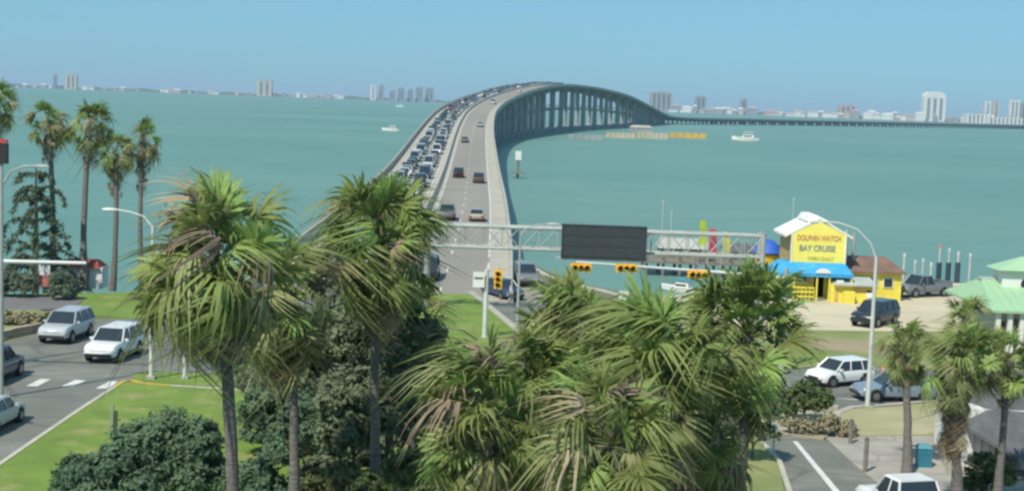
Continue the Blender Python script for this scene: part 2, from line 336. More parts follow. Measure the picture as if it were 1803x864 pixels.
# piers
pier_n = 0
s = 10.0; stot = (NP-1)*6
while s < stot-10:
    big = 860 < s < 960
    c = bpoint(s, 0); i = int(s/6); _, t, l = frame(i); top = c.z-2.1
    sp = 24 if s < 1900 else 24
    pr = thing('pier', '', '', (0, 0, 0)); del pr['label']; del pr['category']; pr.parent = bridge
    rz = math.atan2(l.y, l.x)
    ctr = bpoint(s, BW/2); ch = 1.0 if top < 8 else 1.5
    MB().box((ctr.x, ctr.y, top-ch/2), (BW-2.2, 1.4 if top < 8 else 2.2, ch), rz).build('cap', conc_pier, pr)
    cols = (3.2, 8.0, 13.0, 17.8) if top < 6 else (4.2, 16.8)
    r = .55 if top < 6 else 1.0+top*.02
    for o in cols:
        q = bpoint(s, o)
        if s < 1500:
            mb = MB(); mb.tube([(q.x, q.y, -1), (q.x, q.y, top-ch)], r, 8); mb.build('column', conc_pier, pr, True)
        else:
            MB().box((q.x, q.y, (top-ch-1)/2), (1.6, 1.2, top-ch+1), rz).build('column', conc_pier, pr)
    if top > 8:
        MB().box((ctr.x, ctr.y, 1.0), (BW-3, 4.0, 2.4), rz).build('footing', conc_pier, pr)
        if top > 14: MB().box((ctr.x, ctr.y, top*.52), (BW-8.6, 1.2, 1.2), rz).build('strut', conc_pier, pr)
    s += (44 if 700 < s < 1060 else 24) if s < 1500 else 30
# approach wall where the land begins
def wallpoly(name, pts, h, z0, m, thick=.35):
    P = [Vector((p.x, p.y, 0)) for p in pts]; rs = []
    for i, p in enumerate(P):
        t = (P[min(i+1, len(P)-1)]-P[max(i-1, 0)]).normalized(); nr = Vector((-t.y, t.x, 0))*thick/2
        rs.append([p+nr+Vector((0, 0, z0)), p-nr+Vector((0, 0, z0)), p-nr+Vector((0, 0, z0+h)), p+nr+Vector((0, 0, z0+h))])
    return MB().rings(rs).build(name, m)
tag(wallpoly('seawall', [G(905, 455), G(935, 470), G(965, 487), G(1012, 502), G(1060, 512), G(1090, 520)], .9, GZ-1.5+.7, barrier_m, .5), 'pale concrete seawall curving from the bridge end towards the quay', 'seawall')
struct(MB().prism(g2([(770, 452), (908, 448), (912, 470), (930, 490), (985, 530), (1000, 560), (900, 520), (800, 490), (740, 470)]), 1.2, GZ+.028).build('approach_slab', mat('approach_concrete', (.30, .275, .24), (.24, .22, .195), .3, .9, .2)))
struct(MB().prism(g2([(1090, 514), (1120, 516), (1150, 560), (1135, 600), (1085, 585)]), 1.0, GZ+.16).build('quay', barrier_m))

# ------------------------------------------------------------------ vehicles
PAINT = {'grey blue': (.20, .25, .31), 'white': (.78, .79, .78), 'silver': (.46, .48, .49), 'grey': (.17, .18, .19), 'black': (.022, .023, .026), 'dark blue': (.03, .05, .10),
         'red': (.33, .03, .025), 'beige': (.42, .38, .30), 'dark green': (.03, .07, .05), 'blue': (.06, .16, .34), 'brown': (.12, .08, .06)}
def paint(c): return mat('car_paint_'+c.replace(' ', '_'), PAINT[c], tuple(x*.93 for x in PAINT[c]), .6, .3, coat=.5)
SPEC = {   # L, W, H, belt z, bottom, hood z, cabin base front/rear, roof front/rear (as fraction of L from the front)
    'suv': (4.7, 1.94, 1.80, 1.12, .32, 1.04, .27, .97, .41, .90),
    'sedan': (4.6, 1.82, 1.44, .92, .24, .82, .27, .86, .41, .70),
    'pickup': (5.5, 1.98, 1.85, 1.10, .38, 1.06, .26, .60, .36, .55),
    'van': (5.2, 1.98, 2.15, 1.15, .32, 1.05, .13, .985, .26, .95),
    'hatchback': (3.95, 1.72, 1.50, .95, .24, .86, .24, .96, .40, .86)}
MC = {}
def car_meshes(kind, col, lod):
    key = (kind, col, lod)
    if key in MC: return MC[key]
    L, Wd, H, belt, bot, hood, cf, cr_, rf, rr = SPEC[kind]; hw = Wd/2; X = lambda f: L/2-f*L
    rear = belt if kind != 'sedan' else belt+.02
    if kind == 'pickup': rear = belt+.02
    st = [(0, .80, bot+.18, hood-.32), (.015, .90, bot+.05, hood-.18), (.06, .97, bot, hood-.05), (.14, 1, bot, hood), (cf, 1, bot, belt-.02), (.5, 1, bot, belt), (.75, 1, bot, rear), (.93, .985, bot+.02, rear-.02), (.985, .94, bot+.1, rear-.10), (1, .86, bot+.2, rear-.22)]
    b = MB(); rs = []
    for f, wf, zb, zt in st:
        w = hw*wf; x = X(f); h = zt-zb
        half = [(w*.82, zb), (w*.97, zb+h*.14), (w, zb+h*.45), (w*.975, zb+h*.82), (w*.90, zt)]
        rs.append([(x, -p, z) for p, z in half][::1]+[(x, p, z) for p, z in half[::-1]])
    b.rings(rs); parts = {}
    P = paint(col)
    # cabin
    hb, hr = hw*.93, hw*.76; zr = H-.05
    base = [(X(cf), -hb, belt-.06), (X(cr_), -hb, belt-.06), (X(cr_), hb, belt-.06), (X(cf), hb, belt-.06)]
    top = [(X(rf), -hr, zr), (X(rr), -hr, zr), (X(rr), hr, zr), (X(rf), hr, zr)]
    g = MB().rings([base, top])
    k = 1.015
    b.rings([[(p[0], p[1]*1.02, zr-.02) for p in top], [(p[0]*1.0, p[1]*.93, H) for p in top]])     # roof skin
    if lod:
        for a, c in zip(base, top): b.tube([(a[0], a[1]*k, a[2]), (c[0], c[1]*k, c[2])], .045, 4)
        for f in ((.52, .54) if kind != 'pickup' else (.44, .45)), ((.76, .74) if kind in ('suv', 'van', 'hatchback') else None):
            if f is None: continue
            for sy in (-1, 1): b.tube([(X(f[0]), sy*hb*k, belt-.03), (X(f[1]), sy*hr*k, zr)], .035, 4)
    if kind == 'pickup':     # open cargo bed
        for sy in (-1, 1): b.box((X(.80), sy*(hw*.9-.03), belt+.06), (L*.36, .07, .24))
        b.box((X(.985), 0, belt+.06), (.06, hw*1.7, .24))
    parts['body'] = b.mesh('body', P, True); parts['windows'] = g.mesh('windows', glass)
    wr = .38 if kind in ('suv', 'pickup', 'van') else .32
    wm = MB(); wm.tube([(0, -.11, 0), (0, .11, 0)], wr, 16); parts['wheel'] = wm.mesh('wheel', tyre_m, True)
    rm = MB(); rm.tube([(0, -.125, 0), (0, .125, 0)], wr*.62, 10); parts['rim'] = rm.mesh('rim', rim_m)
    am = MB(); am.tube([(0, -.05, 0), (0, .05, 0)], wr+.07, 16); parts['arch'] = am.mesh('wheel_arch', black_pl)
    parts['hl'] = MB().box((0, 0, 0), (.10, .36, .15)).mesh('headlight', lamp_glass)
    parts['tl'] = MB().box((0, 0, 0), (.08, .22, .30)).mesh('taillight', red_lens)
    parts['grille'] = MB().box((X(.012), 0, hood-.36), (.10, hw*1.0, .17)).mesh('grille', black_pl)
    parts['bumper'] = MB().box((0, 0, 0), (.14, hw*1.62, .16)).mesh('bumper', black_pl if kind != 'pickup' else chrome)
    parts['plate'] = MB().box((X(1.01), 0, bot+.42), (.03, .32, .16)).mesh('licence_plate', white_paint)
    parts['mirror'] = MB().box((0, 0, 0), (.14, .20, .14)).mesh('mirror', P)
    parts['bed'] = MB().box((X(.80), 0, belt+.022), (L*.34, hw*1.62, .012)).mesh('bed_liner', black_pl)
    MC[key] = parts; return parts
def car(kind, col, loc, rz, label, group, lod=2, pitch=0.0, name=None):
    p = car_meshes(kind, col, lod); L, Wd, H, belt, bot, hood, cf = SPEC[kind][:7]; hw = Wd/2
    t = thing(name or {'suv': 'parked_suv' if False else 'suv', 'sedan': 'sedan', 'pickup': 'pickup_truck', 'van': 'van', 'hatchback': 'hatchback'}[kind], label, {'pickup': 'pickup truck', 'van': 'van', 'suv': 'suv'}.get(kind, 'car'), loc, rz, group)
    t.rotation_euler = (0, pitch, rz)
    inst('body', p['body'], t); inst('windows', p['windows'], t)
    if kind == 'pickup': inst('bed_liner', p['bed'], t)
    wr = .38 if kind in ('suv', 'pickup', 'van') else .32
    if lod >= 1:
        for fx in (.19, .79):
            for sy in (-1, 1):
                wh = inst('wheel', p['wheel'], t, loc=(L/2-fx*L, sy*(hw-.09), wr))
                if lod >= 2: inst('rim', p['rim'], wh); inst('wheel_arch', p['arch'], t, loc=(L/2-fx*L, sy*(hw-.055), wr+.03))
        for sy in (-1, 1): inst('taillight', p['tl'], t, loc=(-L/2+.03, sy*hw*.76, belt-.32))
    if lod >= 2:
        for sy in (-1, 1):
            inst('headlight', p['hl'], t, loc=(L/2-.06, sy*hw*.68, hood-.33)); inst('mirror', p['mirror'], t, loc=(L/2-(cf+.07)*L, sy*(hw+.08), belt+.06))
        inst('grille', p['grille'], t); inst('bumper', p['bumper'], t, loc=(L/2-.03, 0, bot+.16)); inst('bumper', p['bumper'], t, loc=(-L/2+.01, 0, bot+.2)); inst('licence_plate', p['plate'], t)
    return t
# ---- queue on the bridge
cars_q = 0
lanes = ((13.4, 'inner'), (17.0, 'outer'))
kinds = ['suv', 'sedan', 'pickup', 'suv', 'sedan', 'van', 'hatchback', 'suv']
cols = ['white', 'grey', 'black', 'silver', 'grey', 'white', 'black', 'dark green', 'dark blue', 'white', 'grey', 'silver', 'beige', 'red', 'grey', 'black']
rq = random.Random(3)
ORD = lambda n: '%d%s' % (n, 'th' if 10 <= n % 100 <= 20 else {1: 'st', 2: 'nd', 3: 'rd'}.get(n % 10, 'th'))
for off, ln in lanes:
    s = 8 if ln == 'inner' else 12; n = 0
    while s < 900:
        kd, cl = rq.choice(kinds), rq.choice(cols); n += 1
        p = bpoint(s, off+rq.uniform(-.25, .25), .012); q = bpoint(s+4, off, .012); v = q-p
        rz = math.atan2(v.y, v.x); pt = math.atan2(v.z, math.hypot(v.x, v.y))
        car(kd, cl, p, rz+math.pi, '%s %s queued in the %s left lane of the bridge, %s from the shore' % (cl, kd, ln, ORD(n)), 'cars queued on the left side of the bridge', 1 if s < 300 else 0, pt)
        s += SPEC[kd][0]+rq.uniform(2.0, 4.6)+(rq.uniform(3, 8) if rq.random() < .18 else 0)
# a third file on the shoulder, as far as it can be seen
s = 60; n = 0
while s < 430:
    kd, cl = rq.choice(['sedan', 'suv', 'hatchback']), rq.choice(cols); n += 1
    # stopped on the outer shoulder at wide intervals
    s += rq.uniform(30, 60)
    if s > 430: break
# ---- moving traffic on the right carriageway
def bcar(px, py, off, kind, col, label, away=True):
    # station along the bridge where the sight line meets the deck
    best = None
    for i in range(0, 160):
        p = bpoint(i*6, off); rx, rzz = ray(px, py); e = abs(p.z-(CAM_H+rzz*p.y))
        if best is None or e < best[0]: best = (e, i*6)
    s = best[1]; p = bpoint(s, off, .012); q = bpoint(s+4, off, .012); v = q-p
    car(kind, col, p, math.atan2(v.y, v.x)+(0 if away else math.pi), label, 'cars driving on the right side of the bridge', 1, -math.atan2(v.z, v.length) if away else math.atan2(v.z, v.length))
bcar(798, 388, 7.6, 'pickup', 'grey', 'grey pickup in the left of the two open lanes, nearest the shore')
bcar(855, 386, 4.0, 'sedan', 'beige', 'beige sedan in the right open lane near the shore end')
bcar(812, 314, 7.6, 'suv', 'black', 'black suv in the left open lane, level with a brown one beside it')
bcar(852, 322, 4.0, 'suv', 'brown', 'brown suv in the right open lane beside a black one')
bcar(824, 250, 7.6, 'sedan', 'grey', 'grey sedan alone halfway up the open side of the bridge')
bcar(851, 224, 4.2, 'sedan', 'silver', 'small silver sedan climbing close to the right parapet')
bcar(872, 184, 5.0, 'van', 'white', 'white van high on the open side where the bridge bends')
bcar(905, 163, 5.0, 'suv', 'white', 'white suv on the open lanes just below the crest')
# ---- street cars
def H_(dx, dy): return math.atan2(dy, dx)
p = G(107, 602); car('suv', 'silver', (p.x, p.y+1.2, GZ+.02), H_(-.10, -1), 'silver suv behind a white one, nearest the planting bed', 'cars on the left road')
p = G(193, 634); car('suv', 'white', (p.x, p.y+1.0, GZ+.02), H_(-.13, -1), 'white suv driving towards the crossing marks beside the yellow kerb', 'cars on the left road')
p = G(8, 765); car('sedan', 'silver', (p.x-1.1, p.y+1.2, GZ+.02), H_(.05, 1), 'silver sedan half out of frame beside the left lawn kerb', 'cars on the left road')
p = G(8, 676); car('suv', 'dark blue', (p.x-1.0, p.y+1.0, GZ+.02), H_(.05, 1), 'dark blue suv half out of frame beyond the silver sedan', 'cars on the left road')
p = G(1478, 676); car('hatchback', 'white', (p.x, p.y, GZ+.02), H_(-1, -.55), 'white hatchback crossing between the palms and the white lamp post', 'cars on the right road')
p = G(1575, 703); car('sedan', 'grey blue', (p.x, p.y, GZ+.02), H_(-1, -.15), 'grey blue sedan behind the white lamp post on the cross road', 'cars on the right road')
p = G(1600, 925); car('pickup', 'white', (p.x, p.y-.3, GZ+.07), H_(-.3, 1), 'white pickup in the bottom corner beside the blue bin', 'cars on the right road')
p = G(1543, 574); car('suv', 'black', (p.x, p.y+.5, GZ+.06), H_(-.75, -.9), 'black suv parked on the sand before the yellow shop', 'cars parked on the sand lot')
p = G(1626, 523); car('pickup', 'grey', (p.x, p.y+.5, GZ+.06), H_(-.9, -.5), 'grey pickup parked by the dock pilings', 'cars parked on the sand lot')
p = G(924, 503); car('suv', 'grey', (p.x, p.y+1, GZ+.03), H_(.1, -1), 'grey suv leaving the bridge beside the seawall', 'cars at the bridge approach')
p = G(884, 525); car('sedan', 'dark blue', (p.x, p.y+.6, GZ+.03), H_(.55, -1), 'dark blue sedan right behind the thick white signal pole', 'cars at the bridge approach')
bcar(833, 488, 7.4, 'suv', 'black', 'black suv leaving the bridge beside the triangular lawn', False)

# ------------------------------------------------------------------ palms
def frond_mesh(name, m, nseg=32, pet=.92, fan=.86, droop=.35, fold=.35, spread=110, tatter=.25, seed=0, wid=.036, curl=.35):
    rr = random.Random(seed); mb = MB()
    mb.tube([(0, 0, 0), (pet*.5, 0, .04), (pet, 0, -.02)], [.028, .018, .012], 4)
    hub = Vector((pet-.02, 0, -.02))
    for k in range(nseg):
        a = R(-spread+2*spread*k/(nseg-1)+rr.uniform(-4, 4))
        if rr.random() < tatter*.25: continue
        L = fan*(1-.25*abs(a)/R(spread))*rr.uniform(1-tatter, 1.05); bend = rr.uniform(-1, 1)*curl
        d = Vector((math.cos(a), math.sin(a), abs(math.sin(a))*fold+rr.uniform(-.12, .12))).normalized()
        side = (Vector((-math.sin(a), math.cos(a), rr.uniform(-.7, .7)))).normalized(); dr = droop*rr.uniform(.4, 1.9)
        p0 = hub+d*.04; p1 = hub+d*L*.42; p2 = hub+d*L*.70+Vector((0, 0, -dr*L*.26))+side*bend*L*.06; p3 = hub+d*L*.86+Vector((0, 0, -dr*L*.62))+side*bend*L*.14; p4 = hub+d*L*.93+Vector((0, 0, -dr*L*1.15))+side*bend*L*.2
        s1 = side*wid; s2 = side*wid*.8; s3 = side*wid*.4
        mb.add([p0-side*.01, p0+side*.01, p1+s1, p1-s1, p2+s2, p2-s2, p3+s3, p3-s3, p4], [(0, 1, 2, 3), (3, 2, 4, 5), (5, 4, 6, 7), (7, 6, 8)])
    me = bpy.data.meshes.new(name); me.from_pydata(mb.v, [], mb.f); me.materials.append(m); return me
FR = {'g': [frond_mesh('frond', frond_m, droop=(.1, .3, .5, .8, .2, 1.1)[i], seed=i, fold=(.05, .3, .5, .2, .6, .3)[i], tatter=(.15, .3, .4, .5, .25, .6)[i], fan=(.8, .9, .86, .95, .75, .9)[i], spread=(120, 100, 85, 110, 125, 70)[i], wid=(.04, .036, .034, .036, .042, .032)[i]) for i in range(6)],
      'o': [frond_mesh('frond', frond_d, droop=.7+.3*i, seed=10+i, tatter=.45, spread=85) for i in range(4)],
      'x': [frond_mesh('dead_frond', frond_dead, nseg=20, droop=.9+.2*i, seed=20+i, tatter=.6, spread=60, wid=.03, curl=.8) for i in range(4)]}
def palm(crown, base, r, label, n=38, dead=14, wind=(0, 0), skirt=1.3, tr=.2, seed=0, group=None, olive=.3, name='fan_palm', hang=0.0):
    rr = random.Random(seed); base = Vector(base); crown = Vector(crown)
    t = thing(name, label, 'palm tree', base, 0, group); c = crown-base
    mb = MB(); N = 12; pts = []; rad = []
    for i in range(N+1):
        f = i/N; b = c*f; bow = math.sin(f*math.pi)*.03*c.length*(1 if seed % 2 else -1)
        pts.append((b.x+bow*.5+rr.uniform(-.02, .02), b.y, b.z)); rad.append(tr*(1.35-.5*min(1, f*3)) if f < .34 else tr*(.92-.18*f)*(1+rr.uniform(-.04, .04)))
    mb.tube(pts, rad, 10); mb.build('trunk', trunk_m, t, True)
    # old leaf bases under the crown
    hb = MB()
    for i in range(40):
        a = rr.uniform(0, 6.28); z = rr.uniform(-1.0*skirt, .1); q = c+Vector((math.cos(a)*tr*.7, math.sin(a)*tr*.7, z))
        hb.tube([q, q+Vector((math.cos(a)*.18, math.sin(a)*.18, .22))], [.05, .02], 4)
    hb.build('boot_stubs', trunk_m, t)
    s = r/1.75; wv = Vector((wind[0], wind[1], 0)); am = 2.39996
    for i in range(n):
        f = (i+.5)/n; el = R(84-140*f**.85+rr.uniform(-18, 18)); az = i*am+rr.uniform(-.5, .5)
        d = Vector((math.cos(az)*math.cos(el), math.sin(az)*math.cos(el), math.sin(el)))
        d = (d+wv*(.4+.5*f)-Vector((0, 0, hang*(.3+f)))).normalized()
        if rr.random() < .10*(wind != (0, 0)): m = rr.choice(FR['x'])
        elif rr.random() < olive*(.2+f): m = rr.choice(FR['o'])
        else: m = rr.choice(FR['g'])
        up = Vector((0, 0, 1)) if abs(d.z) < .93 else Vector((-math.cos(az), -math.sin(az), 0))
        y = up.cross(d).normalized(); z = d.cross(y); M = Matrix((d, y, z)).transposed().to_4x4()
        M = Matrix.Translation(c+Vector((0, 0, .25-.5*f))) @ M @ Matrix.Rotation(rr.uniform(-1.2, 1.2), 4, 'X') @ Matrix.Scale(s*rr.uniform(.6, 1.22), 4)
        inst('frond', m, t, M)
    for i in range(dead):
        az = i*am*1.3; f = i/max(1, dead); el = R(-48-34*rr.random())
        d = Vector((math.cos(az)*math.cos(el), math.sin(az)*math.cos(el), math.sin(el))); d = (d+wv*.35).normalized()
        up = Vector((-math.cos(az), -math.sin(az), 0)); y = Vector((0, 0, 1)).cross(d).normalized(); z = d.cross(y)
        M = Matrix.Translation(c+Vector((0, 0, -.15-skirt*f))) @ Matrix((d, y, z)).transposed().to_4x4() @ Matrix.Rotation(rr.uniform(-.5, .5), 4, 'X') @ Matrix.Scale(s*rr.uniform(.65, .95), 4)
        inst('dead_frond', rr.choice(FR['x']), t, M)
    return t
def palm_px(cx, cy, d, r, label, bx=None, **k):
    c = at(cx, cy, d); b = Vector((at(bx if bx else cx, 800, d).x, d, GZ)); return palm(c, b, r, label, **k)
WD = (-.35, .05)
FG = 'tall windblown fan palms in front of the bridge'
palm_px(385, 468, 43, 2.75, 'tall palm with a thick straight trunk rising from the left lawn', 415, n=84, dead=16, wind=(-.35, 0), seed=1, tr=.22, group=FG, olive=.35, hang=.1)
palm_px(668, 435, 54, 2.75, 'tall palm right under the start of the bridge, brown slim trunk', 668, n=84, dead=22, wind=(.02, 0), seed=2, tr=.2, group=FG, olive=.35, skirt=1.6)
palm_px(505, 520, 51, 2.4, 'shaggy palm with hanging olive and brown leaves between the two tallest palms', 520, n=64, dead=26, wind=(-.15, 0), seed=3, tr=.2, group=FG, olive=.8, hang=.5, skirt=1.6)
palm_px(728, 560, 60, 1.7, 'small drooping palm tucked beside the slim trunked palm', 728, n=26, dead=12, wind=(0, 0), seed=4, tr=.16, group=FG, olive=.6, hang=.5)
palm_px(1015, 615, 47, 2.5, 'windblown palm rising in front of the grey seawall quay', 1012, n=76, dead=18, wind=(-.55, 0), seed=5, group=FG, olive=.15, hang=.15)
palm_px(1180, 660, 42, 2.8, 'widest windblown palm below the traffic signals', 1190, n=84, dead=34, wind=(-.7, 0), seed=6, tr=.22, group=FG, olive=.25, hang=.2)
palm_px(1315, 590, 48, 2.6, 'upright green palm left of the yellow shop', 1300, n=78, dead=12, wind=(-.4, 0), seed=7, group=FG, olive=.2, hang=.1)
palm_px(870, 735, 40, 2.45, 'low green palm at the bottom between lawn and windblown group', 875, n=78, dead=8, wind=(-.5, 0), seed=8, group=FG, olive=.2, hang=.25)
palm_px(1080, 790, 36, 2.3, 'lowest windblown palm, its leaves streaming down to the left', 1110, n=70, dead=24, wind=(-.6, 0), seed=9, group=FG, olive=.6, hang=.35)
palm_px(1260, 740, 44, 2.3, 'windblown palm with many dead leaves beside the asphalt road', 1280, n=60, dead=28, wind=(-.5, 0), seed=10, group=FG, olive=.6, hang=.3)
palm_px(945, 690, 45, 2.2, 'dark green palm half behind the low green palm', 965, n=70, dead=8, wind=(-.4, 0), seed=15, group=FG, olive=.2, hang=.2)

palm_px(1100, 640, 50, 2.2, 'windblown palm filling the back of the central group, left of the widest one', 1105, n=76, dead=14, wind=(-.5, 0), seed=18, group=FG, olive=.2, hang=.2)
palm_px(1180, 770, 47, 2.2, 'windblown palm low in the middle of the central group', 1190, n=76, dead=20, wind=(-.6, 0), seed=19, group=FG, olive=.4, hang=.3)
palm_px(985, 790, 42, 2.1, 'windblown palm at the bottom edge between the low and lowest palms', 995, n=76, dead=16, wind=(-.5, 0), seed=20, group=FG, olive=.3, hang=.3)
LG = 'tall thin palms on the left shore'
palm(at(85, 222, 113), G(92, 512), 2.0, 'thin shore palm rising behind the drooping pine', n=34, dead=14, wind=(.1, 0), seed=11, group=LG, olive=.7, tr=.24, skirt=1.6)
palm(at(158, 222, 113), G(148, 512), 2.2, 'tallest thin shore palm beside the small red roof kiosk', n=38, dead=16, wind=(.12, 0), seed=12, group=LG, olive=.6, tr=.26, skirt=1.8)
palm(at(204, 272, 113), G(198, 512), 1.8, 'thin shore palm, shorter, third from the left edge', n=34, dead=20, wind=(.1, 0), seed=13, group=LG, olive=.7, tr=.22, skirt=2.2)
palm(at(252, 250, 113), G(250, 512), 1.8, 'thin shore palm with a pointed brown skirt, last before the big palm', n=34, dead=24, wind=(.15, 0), seed=14, group=LG, olive=.6, tr=.2, skirt=2.6)
palm(at(-8, 190, 108), G(-2, 520), 2.0, 'shore palm cut by the left edge of the photo', n=34, dead=16, wind=(.1, 0), seed=16, group=LG, olive=.6, tr=.24, skirt=1.6)
RG = 'short cabbage palms on the right'
palm(at(1592, 618, 64), G(1597, 836), 1.45, 'cabbage palm nearest the white lamp post', n=44, dead=6, seed=21, group=RG, olive=.25, tr=.2, skirt=.8, hang=.1)
palm(at(1688, 640, 57), Vector((at(1690, 860, 57).x, 57, GZ)), 1.8, 'cabbage palm with a thick skirt of grey dead leaves', n=50, dead=60, seed=22, group=RG, olive=.3, tr=.22, skirt=2.6, hang=.1)
palm(at(1772, 640, 58), Vector((at(1755, 860, 58).x, 58, GZ)), 1.6, 'cabbage palm in front of the white shed with dark roof', n=46, dead=8, seed=23, group=RG, olive=.2, tr=.17, skirt=.8, hang=.1)
palm(at(1703, 563, 78), G(1700, 700), 1.35, 'cabbage palm in front of the green roofed house', n=38, dead=8, seed=24, group=RG, olive=.4, tr=.2, skirt=1.0)

# ------------------------------------------------------------------ leafy trees and shrubs
def leaf_cloud(blobs, n, size, m, name='crown', parent=None, seed=0, droop=0.0, aspect=2.0):
    rr = random.Random(seed); v = []; f = []
    wts = [b[3]*b[4] for b in blobs]; tot = sum(wts)
    # every blob is broken up into clumps
    clumps = []
    for b, wt in zip(blobs, wts):
        for k in range(max(6, int(80*wt/tot*len(blobs)))):
            a = rr.uniform(0, 6.283); u = rr.uniform(-.6, 1); q = math.sqrt(max(0, 1-u*u)); rad = rr.uniform(.55, 1.02)
            clumps.append((Vector((b[0]+b[3]*q*math.cos(a)*rad, b[1]+b[3]*q*math.sin(a)*rad, b[2]+b[4]*u*rad)), rr.uniform(.12, .3)*b[3], Vector((q*math.cos(a), q*math.sin(a), u))))
    for i in range(n):
        c, cr_, nrm = rr.choice(clumps)
        p = c+Vector((rr.gauss(0, 1), rr.gauss(0, 1), rr.gauss(0, .8)))*cr_*.55
        nd = (nrm+Vector((rr.uniform(-1, 1), rr.uniform(-1, 1), rr.uniform(-.3, 1.2)))*.9).normalized()
        t = nd.cross(Vector((rr.uniform(-1, 1), rr.uniform(-1, 1), rr.uniform(-1, 1)-droop))).normalized(); b2 = nd.cross(t)
        s = size*rr.uniform(.6, 1.3); t = t*s*aspect/2; b2 = b2*s/2; k = len(v)
        v += [tuple(p-t), tuple(p+b2+nd*s*.12), tuple(p+t), tuple(p-b2+nd*s*.12)]; f += [(k, k+1, k+2), (k, k+2, k+3)]
    me = bpy.data.meshes.new(name); me.from_pydata(v, [], f); me.materials.append(m)
    return inst(name, me, parent)
def tree(base, blobs, n, size, m, label, cat='tree', name='leafy_tree', seed=0, group=None, tr=.22, **k):
    base = Vector(base); t = thing(name, label, cat, base, 0, group); rr = random.Random(seed)
    mb = MB(); cz = sum(b[2] for b in blobs)/len(blobs)
    mx = sum(b[0] for b in blobs)/len(blobs); my = sum(b[1] for b in blobs)/len(blobs)
    fork = Vector((mx*.3, my*.3, cz*.45))
    mb.tube([(0, 0, -.1), (mx*.15, my*.15, cz*.25), fork], [tr, tr*.8, tr*.65], 8)
    for b in blobs:
        e = Vector(b[:3]); mid = fork.lerp(e, .5)+Vector((rr.uniform(-.2, .2), rr.uniform(-.2, .2), .1))
        mb.tube([fork, mid, e], [tr*.5, tr*.32, tr*.1], 6)
        for j in range(5):
            dd = Vector((rr.uniform(-1, 1)*b[3], rr.uniform(-1, 1)*b[3], rr.uniform(-.3, .9)*b[4]))*.75; mb.tube([mid.lerp(e, rr.random()), e+dd], [tr*.2, tr*.04], 5)
    mb.build('trunk' if cat == 'tree' else 'stems', bark, t, True)
    leaf_cloud(blobs, n, size, m, 'crown' if cat == 'tree' else 'foliage', t, seed, **k); return t
def blobs_px(base, lst, d):
    out = []
    for x, y, rpx, *dd in lst:
        D = d+(dd[0] if dd else 0); p = at(x, y, D)-Vector(base); out.append((p.x, p.y, p.z, rpx*D/2600, rpx*D/2600*.85))
    return out
def tree_px(bx, d, lst, n, size, m, label, **k):
    base = Vector((at(bx, 700, d).x, d, GZ)); return tree(base, blobs_px(base, lst, d), n, size, m, label, **k)
tree_px(600, 66, [(560, 590, 62), (630, 600, 62), (600, 530, 50), (520, 650, 62), (600, 680, 62), (470, 680, 45), (545, 730, 55), (560, 480, 42), (620, 540, 55), (660, 620, 50), (650, 700, 50), (570, 780, 50)], 34000, .17, leaf_dark, 'dark dense tree standing behind the slim trunked palm', seed=31)
tree_px(770, 61, [(735, 650, 60), (800, 655, 52), (700, 700, 55), (770, 715, 60), (830, 690, 40), (700, 760, 45), (650, 790, 40)], 22000, .16, leaf_dark, 'dark spreading tree behind the low green palm', seed=32)
tree_px(690, 59, [(700, 530, 42), (650, 560, 50), (742, 590, 40), (690, 610, 55), (620, 600, 40), (660, 500, 34)], 16000, .15, mat('leaf_grey_green', (.24, .29, .16), (.13, .17, .10), .6, .75, trans=.4), 'grey green leafy tree wrapped round the slim trunked palm', seed=34)
tree_px(450, 68, [(440, 600, 45), (450, 650, 45), (480, 560, 35), (400, 640, 25), (470, 720, 40), (430, 760, 30), (500, 770, 35)], 15000, .16, leaf_blue, 'bluish dark tree right behind the thick palm trunk', seed=33)
SG = 'round garden shrubs along the bottom'
